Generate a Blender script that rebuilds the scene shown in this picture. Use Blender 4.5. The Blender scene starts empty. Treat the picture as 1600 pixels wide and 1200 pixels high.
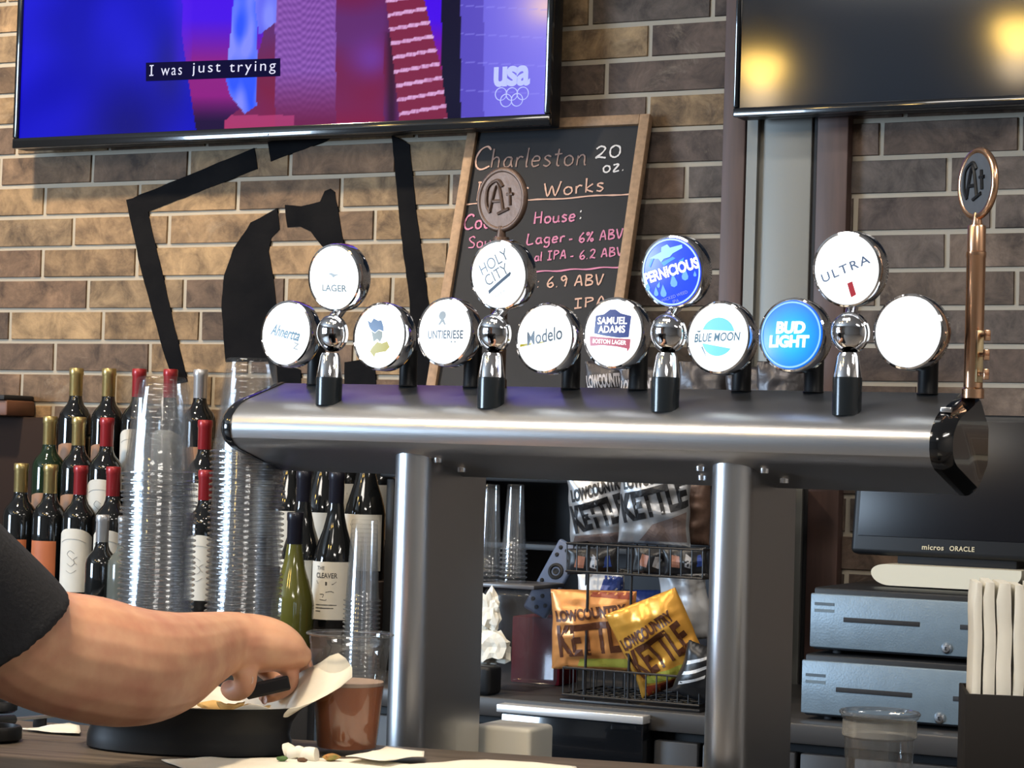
import bpy, bmesh, math, random
from math import sin, cos, pi, radians as rad, tan, atan2, sqrt, exp
from mathutils import Vector as V, Matrix, noise
S = bpy.context.scene
COL = S.collection
random.seed(7)

# ------------------------------------------------------------------ camera
F = 3500.0
YAW, PIT, ROL = rad(26.8), rad(1.83), rad(1.75)
CAM = V((0, 0, 1.40))
FWD = V((-sin(YAW)*cos(PIT), cos(YAW)*cos(PIT), sin(PIT)))
_r0 = V((cos(YAW), sin(YAW), 0)); _u0 = _r0.cross(FWD)
RT = _r0*cos(ROL) + _u0*sin(ROL)
UP = -_r0*sin(ROL) + _u0*cos(ROL)
cam = bpy.data.cameras.new('camera'); camo = bpy.data.objects.new('camera', cam); COL.objects.link(camo)
cam.sensor_width = 36; cam.lens = F/1600*36; cam.clip_start = .05
camo.matrix_world = Matrix(((RT.x, UP.x, -FWD.x, CAM.x), (RT.y, UP.y, -FWD.y, CAM.y), (RT.z, UP.z, -FWD.z, CAM.z), (0, 0, 0, 1)))
S.camera = camo
# ------------------------------------------------------------------ world, exposure
w = bpy.data.worlds.new('world'); S.world = w; w.use_nodes = True
w.node_tree.nodes['Background'].inputs[0].default_value = (.75, .85, 1, 1)
w.node_tree.nodes['Background'].inputs[1].default_value = .06
S.view_settings.view_transform = 'Standard'; S.view_settings.look = 'None'
S.view_settings.exposure = 0.0; S.view_settings.gamma = 1
S.cycles.transparent_max_bounces = 64; S.cycles.max_bounces = 10; S.cycles.transmission_bounces = 10
S.cycles.sample_clamp_indirect = 4
S.cycles.caustics_reflective = False; S.cycles.caustics_refractive = False

def light(name, kind, loc, energy, color=(1, 1, 1), target=None, **kw):
    d = bpy.data.lights.new(name, kind); d.energy = energy; d.color = color
    for k, v in kw.items(): setattr(d, k, v)
    o = bpy.data.objects.new(name, d); COL.objects.link(o); o.location = loc
    if target is not None: o.rotation_euler = (V(target) - V(loc)).to_track_quat('-Z', 'Y').to_euler()
    return o
WARM = (1, .78, .52); NEUT = (1, .93, .84); COOL = (.62, .8, 1)
light('window_daylight', 'AREA', (-6.8, -1.8, 1.8), 520, COOL, (-1.5, 2.3, 1.3), shape='RECTANGLE', size=2.2, size_y=1.6)
light('downlight_wall', 'SPOT', (-3.15, 3.05, 3.12), 210, WARM, (-2.95, 4.15, 1.45), spot_size=rad(84), spot_blend=.7, shadow_soft_size=.06)
light('downlight_backbar', 'SPOT', (-1.3, 2.75, 3.12), 42, NEUT, (-1.25, 3.8, 1.2), spot_size=rad(85), spot_blend=.8, shadow_soft_size=.06)
light('downlight_snacks', 'SPOT', (-1.9, 2.3, 3.12), 48, WARM, (-1.55, 3.45, 1.0), spot_size=rad(60), spot_blend=.8, shadow_soft_size=.06)
light('downlight_bar', 'AREA', (-1.9, 1.0, 3.13), 34, NEUT, (-1.7, 1.5, 1.0), shape='RECTANGLE', size=1.2, size_y=.6)
light('downlight_counter', 'SPOT', (-1.35, 1.35, 3.12), 145, WARM, (-1.35, 1.75, 1.0), spot_size=rad(55), spot_blend=.8, shadow_soft_size=.08)
light('fill_right', 'AREA', (1.7, 1.9, 3.13), 80, NEUT, (2.6, 1.9, 0), shape='RECTANGLE', size=1.2, size_y=.6)  # added lamp, brightens the right wall and the pillar sides that mirror it
light('fill_room', 'AREA', (.6, -.6, 3.13), 48, NEUT, (.4, .8, 0), shape='RECTANGLE', size=1.2, size_y=.6)  # added room fill from the guests' side

# ------------------------------------------------------------------ pixel helpers (a pixel of the photo -> a point of the place)
def ray(a, b): return RT*((a-800)/F) + UP*((600-b)/F) + FWD
def PY(a, b, Y):
    d = ray(a, b); return CAM + d*((Y-CAM.y)/d.y)
def PZ(a, b, Z):
    d = ray(a, b); return CAM + d*((Z-CAM.z)/d.z)
def PD(a, b, D): return CAM + ray(a, b)*D
class Frame:
    def __init__(s, o, ex, ey):
        s.o = V(o); s.ex = V(ex).normalized(); s.ey = V(ey).normalized(); s.n = s.ex.cross(s.ey).normalized()
    def at(s, a, b, c=0): return s.o + s.ex*a + s.ey*b + s.n*c
    def px(s, a, b):
        d = ray(a, b); t = (s.o-CAM).dot(s.n)/d.dot(s.n); p = CAM + d*t - s.o
        return p.dot(s.ex), p.dot(s.ey)
    def mat(s):
        return Matrix(((s.ex.x, s.ey.x, s.n.x, s.o.x), (s.ex.y, s.ey.y, s.n.y, s.o.y), (s.ex.z, s.ey.z, s.n.z, s.o.z), (0, 0, 0, 1)))

# ------------------------------------------------------------------ materials
def lin(r, g, b):
    f = lambda c: (c/255/12.92) if c/255 <= .04045 else ((c/255+.055)/1.055)**2.4
    return (f(r), f(g), f(b), 1)
MATS = {}
def mat(name, col=(.5, .5, .5, 1), rough=.5, metal=0, emit=None, strength=0, alpha=None, trans=0, ior=1.45, spec=.5, coat=0, noise_amt=0, noise_scale=30, bump=0, bump_scale=60, stretch=None, sss=0, noise_col=None, aniso=0):
    if name in MATS: return MATS[name]
    m = bpy.data.materials.new(name); m.use_nodes = True; MATS[name] = m
    nt = m.node_tree; b = nt.nodes['Principled BSDF']
    if len(col) == 3: col = (*col, 1)
    b.inputs['Base Color'].default_value = col; b.inputs['Roughness'].default_value = rough; b.inputs['Metallic'].default_value = metal
    b.inputs['IOR'].default_value = ior; b.inputs['Specular IOR Level'].default_value = spec
    b.inputs['Coat Weight'].default_value = coat; b.inputs['Transmission Weight'].default_value = trans
    if aniso: b.inputs['Anisotropic'].default_value = aniso
    if sss:
        b.inputs['Subsurface Weight'].default_value = sss; b.inputs['Subsurface Radius'].default_value = (1, .35, .2); b.inputs['Subsurface Scale'].default_value = .008
    if emit:
        b.inputs['Emission Color'].default_value = (*emit[:3], 1); b.inputs['Emission Strength'].default_value = strength
    if alpha is not None: b.inputs['Alpha'].default_value = alpha
    if noise_amt or bump:
        tc = nt.nodes.new('ShaderNodeTexCoord'); mp = nt.nodes.new('ShaderNodeMapping'); nt.links.new(tc.outputs['Object'], mp.inputs[0])
        if stretch: mp.inputs['Scale'].default_value = stretch
    if noise_amt:
        n = nt.nodes.new('ShaderNodeTexNoise'); n.inputs['Scale'].default_value = noise_scale; n.inputs['Detail'].default_value = 6
        nt.links.new(mp.outputs[0], n.inputs['Vector'])
        cr = nt.nodes.new('ShaderNodeValToRGB'); cr.color_ramp.elements[0].position = .3; cr.color_ramp.elements[1].position = .7
        c2 = noise_col or tuple(max(0, c*(1-noise_amt)) for c in col[:3])
        cr.color_ramp.elements[0].color = (*c2[:3], 1); cr.color_ramp.elements[1].color = (*col[:3], 1)
        nt.links.new(n.outputs['Fac'], cr.inputs[0]); nt.links.new(cr.outputs[0], b.inputs['Base Color'])
    if bump:
        n2 = nt.nodes.new('ShaderNodeTexNoise'); n2.inputs['Scale'].default_value = bump_scale; n2.inputs['Detail'].default_value = 5
        nt.links.new(mp.outputs[0], n2.inputs['Vector'])
        bp = nt.nodes.new('ShaderNodeBump'); bp.inputs['Strength'].default_value = bump; bp.inputs['Distance'].default_value = .004
        nt.links.new(n2.outputs['Fac'], bp.inputs['Height']); nt.links.new(bp.outputs[0], b.inputs['Normal'])
    return m
def clear_plastic(name, tint=(.96, .98, 1), gloss=.18, rough=.06, haze=0.0, hazecol=(.8, .85, .9)):
    if name in MATS: return MATS[name]
    m = bpy.data.materials.new(name); m.use_nodes = True; MATS[name] = m
    nt = m.node_tree; nt.nodes.clear()
    out = nt.nodes.new('ShaderNodeOutputMaterial'); tr = nt.nodes.new('ShaderNodeBsdfTransparent'); tr.inputs[0].default_value = (*tint, 1)
    gl = nt.nodes.new('ShaderNodeBsdfGlossy'); gl.inputs['Roughness'].default_value = rough
    lw = nt.nodes.new('ShaderNodeLayerWeight'); lw.inputs[0].default_value = .5
    pw = nt.nodes.new('ShaderNodeMath'); pw.operation = 'POWER'; pw.inputs[1].default_value = 4; nt.links.new(lw.outputs['Facing'], pw.inputs[0])
    ma = nt.nodes.new('ShaderNodeMath'); ma.operation = 'MULTIPLY_ADD'; ma.inputs[1].default_value = gloss; ma.inputs[2].default_value = gloss*.22; nt.links.new(pw.outputs[0], ma.inputs[0])
    mx = nt.nodes.new('ShaderNodeMixShader'); nt.links.new(ma.outputs[0], mx.inputs[0])
    nt.links.new(tr.outputs[0], mx.inputs[1]); nt.links.new(gl.outputs[0], mx.inputs[2])
    last = mx
    if haze:
        df = nt.nodes.new('ShaderNodeBsdfDiffuse'); df.inputs[0].default_value = (*hazecol, 1)
        m2 = nt.nodes.new('ShaderNodeMixShader'); m2.inputs[0].default_value = haze
        nt.links.new(mx.outputs[0], m2.inputs[1]); nt.links.new(df.outputs[0], m2.inputs[2]); last = m2
    nt.links.new(last.outputs[0], out.inputs[0])
    return m

steel = mat('brushed_steel', (.42, .43, .45), .31, .9, bump=.06, bump_scale=90, stretch=(.4, 12, 12), aniso=.3)
steel_v = mat('brushed_steel_upright', (.56, .57, .59), .30, 1, bump=.05, bump_scale=90, stretch=(12, 12, .4))
chrome = mat('chrome', (.8, .8, .82), .06, 1)
bolt_m = mat('bolt_steel', (.75, .75, .77), .25, 1)
blackp = mat('black_plastic', (.011, .012, .014), .42, spec=.3)
blackg = mat('black_gloss', (.006, .007, .009), .12, coat=.5)
blackm = mat('black_matte', (.015, .015, .017), .7)
darkgrey = mat('dark_grey', (.035, .037, .042), .5)
copper = mat('copper', (.80, .48, .30), .24, 1)
copper_d = mat('aged_copper', (.12, .075, .055), .45, .6, bump=.2, bump_scale=80)
pewter = mat('pewter', (.20, .20, .205), .45, 1, bump=.1, bump_scale=90)
wood_dark = mat('dark_bar_wood', (.15, .12, .095), .45, noise_amt=.6, noise_scale=14, stretch=(.35, 6, 6), bump=.1, bump_scale=20)
wood_frame = mat('frame_wood', (.33, .21, .125), .6, noise_amt=.35, noise_scale=30, stretch=(3, 3, 3))
wood_shelf = mat('shelf_wood', (.085, .036, .022), .5, noise_amt=.5, noise_scale=12, stretch=(.4, 5, 5))
wood_trim = mat('trim_wood', (.095, .055, .048), .5, noise_amt=.35, noise_scale=10, stretch=(6, 6, .5))
paper = mat('white_paper', (.80, .77, .68), .85, bump=.2, bump_scale=40)
liner = mat('greaseproof_paper', (.76, .72, .62), .7, bump=.3, bump_scale=25, noise_amt=.12, noise_scale=18)
cream = mat('cream_plastic', (.62, .58, .46), .45)
white_pl = mat('white_plastic', (.72, .71, .64), .5)
plaster = mat('ceiling_paint', (.5, .47, .44), .9)
wallpaint = mat('room_paint', (.27, .245, .22), .85, noise_amt=.2, noise_scale=3)
floor_m = mat('floor_tile', (.24, .21, .18), .5, noise_amt=.4, noise_scale=4)
cupm = clear_plastic('clear_cup_plastic', (.988, .99, .992), .24, .09, .010)
cupb = clear_plastic('clear_cup_base', (.985, .988, .99), .03, .12, .0)
cupm2 = clear_plastic('clear_cup_rim', (.80, .82, .84), .85, .10, .04)

# ------------------------------------------------------------------ mesh builder
class MB:
    def __init__(s): s.v = []; s.f = []; s.mi = []; s.cur = 0; s.T = Matrix.Identity(4)
    def add(s, vs, fs):
        n = len(s.v); s.v += [s.T @ V(p) for p in vs]
        for f in fs: s.f.append([i+n for i in f]); s.mi.append(s.cur)
        return s
    def box(s, a, b, bev=0, seg=2):
        a = V(a); b = V(b); c = (a+b)/2; d = b-a
        bm = bmesh.new(); bmesh.ops.create_cube(bm, size=1)
        for v in bm.verts: v.co = V((v.co.x*d.x, v.co.y*d.y, v.co.z*d.z)) + c
        if bev: bmesh.ops.bevel(bm, geom=list(bm.edges), offset=min(bev, min(abs(x) for x in d)*.49), segments=seg, profile=.5, affect='EDGES')
        return s.bm(bm)
    def bm(s, bm):
        bm.verts.ensure_lookup_table(); bm.verts.index_update()
        s.add([v.co.copy() for v in bm.verts], [[v.index for v in f.verts] for f in bm.faces]); bm.free(); return s
    def lathe(s, prof, seg=32, o=(0, 0, 0), axis='Z', close=False):
        vs = []; o = V(o)
        for r, z in prof:
            for k in range(seg):
                a = 2*pi*k/seg; x, y = r*cos(a), r*sin(a)
                p = V((x, y, z)) if axis == 'Z' else (V((x, z, y)) if axis == 'Y' else V((z, x, y)))
                vs.append(p+o)
        fs = []
        fl = axis == 'Y'
        for i in range(len(prof)-1):
            for k in range(seg):
                q = [i*seg+k, i*seg+(k+1) % seg, (i+1)*seg+(k+1) % seg, (i+1)*seg+k]
                fs.append(q[::-1] if fl else q)
        return s.add(vs, fs)
    def tube(s, pts, r, seg=10, cap=True, closed=False):
        pts = [V(p) for p in pts]; n = len(pts); vs = []; fs = []
        rr = r if isinstance(r, (list, tuple)) else [r]*n
        prev = None
        for i, p in enumerate(pts):
            if closed: t = pts[(i+1) % n]-pts[i-1]
            else: t = pts[min(i+1, n-1)]-pts[max(i-1, 0)]
            t.normalize()
            if prev is None:
                u = t.orthogonal().normalized()
            else:
                u = (prev - t*prev.dot(t)).normalized()
            prev = u; w_ = t.cross(u)
            for k in range(seg):
                a = 2*pi*k/seg; vs.append(p + (u*cos(a)+w_*sin(a))*rr[i])
        m = n if closed else n-1
        for i in range(m):
            j = (i+1) % n
            for k in range(seg): fs.append([i*seg+k, i*seg+(k+1) % seg, j*seg+(k+1) % seg, j*seg+k])
        if cap and not closed: fs += [list(range(seg))[::-1], [(n-1)*seg+k for k in range(seg)]]
        return s.add(vs, fs)
    def prism(s, poly, a, b, fn):
        """poly in 2D, fn(x,y,h)->3D"""
        n = len(poly)
        vs = [fn(x, y, a) for x, y in poly] + [fn(x, y, b) for x, y in poly]
        return s.add(vs, [list(range(n))[::-1], [n+i for i in range(n)]] + [[i, (i+1) % n, n+(i+1) % n, n+i] for i in range(n)])
    def rings(s, rings, cap=True):
        n = len(rings[0]); vs = [p for r in rings for p in r]; fs = []
        for i in range(len(rings)-1):
            for k in range(n): fs.append([i*n+k, i*n+(k+1) % n, (i+1)*n+(k+1) % n, (i+1)*n+k])
        if cap: fs += [list(range(n))[::-1], [(len(rings)-1)*n+k for k in range(n)]]
        return s.add(vs, fs)
    def build(s, name, mats, parent=None, loc=None, rot=None, smooth=True, angle=38):
        me = bpy.data.meshes.new(name); me.from_pydata([tuple(p) for p in s.v], [], s.f)
        mats = mats if isinstance(mats, (list, tuple)) else [mats]
        for m in mats: me.materials.append(m)
        if len(mats) > 1: me.polygons.foreach_set('material_index', s.mi)
        me.update(); bm = bmesh.new(); bm.from_mesh(me); bmesh.ops.recalc_face_normals(bm, faces=bm.faces) if s.fixn else None; bm.to_mesh(me); bm.free()
        if smooth:
            me.polygons.foreach_set('use_smooth', [True]*len(me.polygons))
            me.set_sharp_from_angle(angle=rad(angle))
        o = bpy.data.objects.new(name, me); COL.objects.link(o)
        if parent is not None: o.parent = parent
        if loc is not None: o.location = loc
        if rot is not None: o.rotation_euler = rot
        return o
    fixn = True
def empty(name, loc=(0, 0, 0), rot=(0, 0, 0), m=None):
    o = bpy.data.objects.new(name, None); COL.objects.link(o); o.empty_display_size = .05
    if m is not None: o.matrix_world = m
    else: o.location = loc; o.rotation_euler = rot
    return o
def tag(o, label, cat, group=None, kind=None):
    o['label'] = label; o['category'] = cat
    if group: o['group'] = group
    if kind: o['kind'] = kind
    return o
def thing(name, label, cat, loc=(0, 0, 0), rot=(0, 0, 0), group=None, m=None):
    return tag(empty(name, loc, rot, m), label, cat, group)
def struct(o): o['kind'] = 'structure'; return o
def copy_tree(o, parent=None):
    c = o.copy(); COL.objects.link(c)
    if parent is not None: c.parent = parent
    for ch in list(o.children): copy_tree(ch, c)
    return c

def text_mesh(body, size=1, bold=0, shear=0, spacing=1, fit=None, maxedge=None):
    """flat text in 2D, centred; fit=(w,h) scales it to a box"""
    c = bpy.data.curves.new('t', 'FONT'); c.body = body; c.size = size; c.offset = bold; c.shear = shear; c.space_character = spacing
    c.align_x = 'CENTER'; c.resolution_u = 4; c.space_line = .85
    o = bpy.data.objects.new('t', c); COL.objects.link(o)
    dg = bpy.context.evaluated_depsgraph_get(); dg.update()
    me = bpy.data.meshes.new_from_object(o.evaluated_get(dg))
    if maxedge:
        bm = bmesh.new(); bm.from_mesh(me)
        bmesh.ops.triangulate(bm, faces=bm.faces)
        for _ in range(5):
            ln = [e for e in bm.edges if e.calc_length() > (maxedge*size if not fit else maxedge*size)]
            if not ln: break
            bmesh.ops.subdivide_edges(bm, edges=ln, cuts=1)
            bmesh.ops.triangulate(bm, faces=bm.faces)
        bm.to_mesh(me); bm.free()
    vs = [(v.co.x, v.co.y) for v in me.vertices]; fs = [list(p.vertices) for p in me.polygons]
    bpy.data.objects.remove(o); bpy.data.curves.remove(c); bpy.data.meshes.remove(me)
    x0 = min(v[0] for v in vs); x1 = max(v[0] for v in vs); y0 = min(v[1] for v in vs); y1 = max(v[1] for v in vs)
    sx = sy = 1
    if fit: sx = fit[0]/(x1-x0); sy = fit[1]/(y1-y0)
    vs = [((x-(x0+x1)/2)*sx, (y-(y0+y1)/2)*sy) for x, y in vs]
    return vs, fs

# stroke font for handwriting (unit height, x starts at 0)
GL = {
 'C': (.62, [[(.6, .82), (.45, .98), (.2, .85), (.05, .5), (.1, .15), (.3, .0), (.6, .12)]]),
 'h': (.45, [[(.05, 1), (.05, 0)], [(.05, .38), (.2, .55), (.34, .45), (.36, 0)]]),
 'a': (.45, [[(.36, .5), (.15, .52), (.04, .25), (.14, 0), (.32, .1), (.37, .5), (.38, .15), (.45, 0)]]),
 'r': (.36, [[(.05, .52), (.06, 0)], [(.06, .35), (.18, .54), (.32, .5)]]),
 'l': (.16, [[(.06, 1), (.05, .1), (.12, 0)]]),
 'e': (.42, [[(.05, .28), (.34, .32), (.3, .52), (.12, .52), (.03, .25), (.12, .0), (.36, .08)]]),
 's': (.38, [[(.33, .5), (.15, .56), (.06, .42), (.2, .3), (.32, .16), (.2, 0), (.03, .06)]]),
 't': (.34, [[(.16, .9), (.15, .1), (.27, 0)], [(.0, .6), (.32, .64)]]),
 'o': (.44, [[(.2, .54), (.04, .4), (.06, .1), (.22, 0), (.38, .15), (.36, .42), (.2, .54)]]),
 'n': (.46, [[(.05, .52), (.05, 0)], [(.05, .34), (.2, .54), (.34, .46), (.37, .08), (.44, 0)]]),
 'u': (.46, [[(.04, .52), (.05, .12), (.18, 0), (.34, .12), (.36, .52), (.37, .12), (.45, 0)]]),
 'g': (.44, [[(.36, .5), (.14, .52), (.04, .28), (.16, .05), (.34, .15), (.36, .5), (.36, -.2), (.2, -.38), (.04, -.28)]]),
 'k': (.42, [[(.05, 1), (.05, 0)], [(.36, .56), (.07, .24), (.38, 0)]]),
 'z': (.40, [[(.04, .52), (.34, .52), (.05, .0), (.37, .02)]]),
 'v': (.4, [[(.03, .52), (.18, 0), (.36, .54)]]),
 'B': (.55, [[(.06, 1), (.05, 0)], [(.0, .98), (.35, .95), (.4, .72), (.07, .52), (.42, .42), (.46, .12), (.05, .0)]]),
 'W': (.85, [[(.02, .95), (.2, .02), (.38, .7), (.56, .02), (.8, .98)]]),
 'H': (.58, [[(.06, 1), (.05, 0)], [(.05, .5), (.45, .55)], [(.46, 1), (.46, 0)]]),
 'S': (.5, [[(.44, .85), (.28, 1), (.06, .82), (.2, .55), (.42, .35), (.36, .06), (.04, .05)]]),
 'L': (.48, [[(.06, 1), (.04, .02), (.44, .04)]]),
 'A': (.58, [[(.03, 0), (.28, 1), (.5, 0)], [(.12, .35), (.44, .38)]]),
 'V': (.52, [[(.02, 1), (.24, 0), (.5, 1)]]),
 'I': (.46, [[(.2, 1), (.2, 0)], [(.02, .98), (.4, 1)], [(.02, .0), (.4, .02)]]),
 'P': (.5, [[(.06, 1), (.06, 0)], [(.0, .98), (.36, .95), (.42, .7), (.07, .5)]]),
 '0': (.52, [[(.24, 1), (.05, .75), (.06, .2), (.26, 0), (.45, .25), (.44, .8), (.24, 1)]]),
 '2': (.54, [[(.05, .8), (.24, 1), (.44, .82), (.3, .4), (.05, .06), (.2, .1), (.5, .0)]]),
 '6': (.48, [[(.36, 1), (.1, .6), (.05, .2), (.24, 0), (.42, .18), (.3, .42), (.07, .25)]]),
 '9': (.48, [[(.4, .8), (.22, 1), (.06, .78), (.2, .55), (.4, .75), (.38, .3), (.34, 0)]]),
 '%': (.62, [[(.5, 1), (.1, 0)], [(.12, .98), (.03, .82), (.14, .68), (.24, .84), (.12, .98)], [(.46, .32), (.36, .16), (.47, .0), (.57, .16), (.46, .32)]]),
 '-': (.4, [[(.05, .42), (.32, .44)]]), '.': (.18, [[(.06, .03), (.1, .0)]]),
 ':': (.22, [[(.08, .6), (.12, .56)], [(.08, .1), (.12, .06)]]), ' ': (.26, [])}
def smooth_line(p, n=5):
    if len(p) < 3: return p
    out = []
    for i in range(len(p)-1):
        a = V(p[max(i-1, 0)]); b = V(p[i]); c = V(p[i+1]); d = V(p[min(i+2, len(p)-1)])
        for k in range(n):
            t = k/n
            out.append(tuple(.5*((2*b)+(c-a)*t+(2*a-5*b+4*c-d)*t*t+(3*b-a-3*c+d)*t*t*t)))
    out.append(tuple(p[-1])); return out
def ribbon(mb, pts, wd, fn, z=0):
    pts = [V(p) for p in pts]; vs = []; fs = []
    for i, p in enumerate(pts):
        t = (pts[min(i+1, len(pts)-1)]-pts[max(i-1, 0)])
        if t.length < 1e-9: t = V((1, 0))
        t.normalize(); nn = V((-t.y, t.x))
        ww = wd*(.5+.12*sin(i*1.7+p.x*400))
        vs += [fn(*(p+nn*ww), z), fn(*(p-nn*ww), z)]
    for i in range(len(pts)-1): fs.append([2*i, 2*i+1, 2*i+3, 2*i+2])
    mb.add(vs, fs)
def handwrite(mb, txt, a, b, h, wd, fn, z=0):
    """a, b: baseline ends in the plane; h: capital height"""
    a = V(a); b = V(b); tot = sum(GL[c][0]+.1 for c in txt)-.1
    ex = (b-a).normalized(); ey = V((-ex.y, ex.x)); sx = (b-a).length/tot; x = 0
    for c in txt:
        wdt, st = GL[c]
        for ln in st:
            pts = [tuple(a+ex*((x+px)*sx)+ey*(py*h)) for px, py in smooth_line(ln)]
            ribbon(mb, pts, wd, fn, z)
        x += wdt+.1

# ================================================================== SETTING
YW = 4.15
XL, XR, YB, ZC = -7.0, 3.0, -4.0, 3.2
struct(MB().box((XL, YB, -.1), (XR, YW+.2, 0)).build('floor', floor_m))
struct(MB().box((XL, YB, ZC), (XR, YW+.2, ZC+.1)).build('ceiling', plaster))
struct(MB().box((XR, YB, 0), (XR+.1, YW+.2, ZC)).build('wall_right', wallpaint))
struct(MB().box((XL, YB-.1, 0), (XR, YB, ZC)).build('wall_front', wallpaint))
wl = MB(); wy0, wy1, wz0, wz1 = -3.05, -.55, .9, 2.7
for a, b in (((XL-.1, YB, 0), (XL, wy0, ZC)), ((XL-.1, wy1, 0), (XL, YW+.2, ZC)), ((XL-.1, wy0, 0), (XL, wy1, wz0)), ((XL-.1, wy0, wz1), (XL, wy1, ZC))): wl.box(a, b)
struct(wl.build('wall_left', wallpaint))
wf = MB()
for a, b in (((XL-.08, wy0, wz0), (XL+.02, wy0+.06, wz1)), ((XL-.08, wy1-.06, wz0), (XL+.02, wy1, wz1)), ((XL-.08, wy0, wz0), (XL+.02, wy1, wz0+.06)), ((XL-.08, wy0, wz1-.06), (XL+.02, wy1, wz1)), ((XL-.06, -1.83, wz0), (XL-.02, -1.77, wz1))): wf.box(a, b)
win = struct(wf.build('window_1', blackm))
MB().box((XL-.05, wy0+.05, wz0+.05), (XL-.045, wy1-.05, wz1-.05)).build('window_pane', clear_plastic('window_glass', (.97, .98, 1), .1, .01), win)

# brick wall: thin stretcher bricks in running bond, one mesh
def brick_material():
    m = bpy.data.materials.new('brick'); m.use_nodes = True; nt = m.node_tree; b = nt.nodes['Principled BSDF']
    at = nt.nodes.new('ShaderNodeAttribute'); at.attribute_name = 'bcol'
    ge = nt.nodes.new('ShaderNodeNewGeometry')
    n1 = nt.nodes.new('ShaderNodeTexNoise'); n1.inputs['Scale'].default_value = 16; n1.inputs['Detail'].default_value = 8; n1.inputs['Roughness'].default_value = .68; n1.inputs['Distortion'].default_value = .5
    n2 = nt.nodes.new('ShaderNodeTexNoise'); n2.inputs['Scale'].default_value = 70; n2.inputs['Detail'].default_value = 4
    for n in (n1, n2): nt.links.new(ge.outputs['Position'], n.inputs['Vector'])
    cr = nt.nodes.new('ShaderNodeValToRGB'); cr.color_ramp.elements[0].position = .32; cr.color_ramp.elements[0].color = (.30, .27, .26, 1); cr.color_ramp.elements[1].position = .72; cr.color_ramp.elements[1].color = (1.5, 1.46, 1.40, 1)
    nt.links.new(n1.outputs['Fac'], cr.inputs[0])
    mx = nt.nodes.new('ShaderNodeMix'); mx.data_type = 'RGBA'; mx.blend_type = 'MULTIPLY'; mx.inputs[0].default_value = 1
    nt.links.new(at.outputs['Color'], mx.inputs[6]); nt.links.new(cr.outputs[0], mx.inputs[7])
    # pale scuffs
    c2 = nt.nodes.new('ShaderNodeValToRGB'); c2.color_ramp.elements[0].position = .58; c2.color_ramp.elements[0].color = (0, 0, 0, 1); c2.color_ramp.elements[1].position = .8; c2.color_ramp.elements[1].color = (.5, .5, .5, 1)
    n3 = nt.nodes.new('ShaderNodeTexNoise'); n3.inputs['Scale'].default_value = 9; n3.inputs['Detail'].default_value = 9; n3.inputs['Roughness'].default_value = .75; n3.inputs['Distortion'].default_value = .8
    nt.links.new(ge.outputs['Position'], n3.inputs['Vector']); nt.links.new(n3.outputs['Fac'], c2.inputs[0])
    m2 = nt.nodes.new('ShaderNodeMix'); m2.data_type = 'RGBA'; nt.links.new(c2.outputs[0], m2.inputs[0]); nt.links.new(mx.outputs[2], m2.inputs[6]); m2.inputs[7].default_value = (.36, .29, .21, 1)
    nt.links.new(m2.outputs[2], b.inputs['Base Color']); b.inputs['Roughness'].default_value = .8
    bp = nt.nodes.new('ShaderNodeBump'); bp.inputs['Strength'].default_value = .45; bp.inputs['Distance'].default_value = .004
    nt.links.new(n2.outputs['Fac'], bp.inputs['Height']); nt.links.new(bp.outputs[0], b.inputs['Normal'])
    return m
grout = mat('grout', (.34, .305, .25), .95, bump=.3, bump_scale=90)
brick_m = brick_material()
PITCH = (PY(0, 341, YW).z - PY(0, 485, YW).z)/3
ZG = PY(0, 341, YW).z % PITCH
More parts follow.
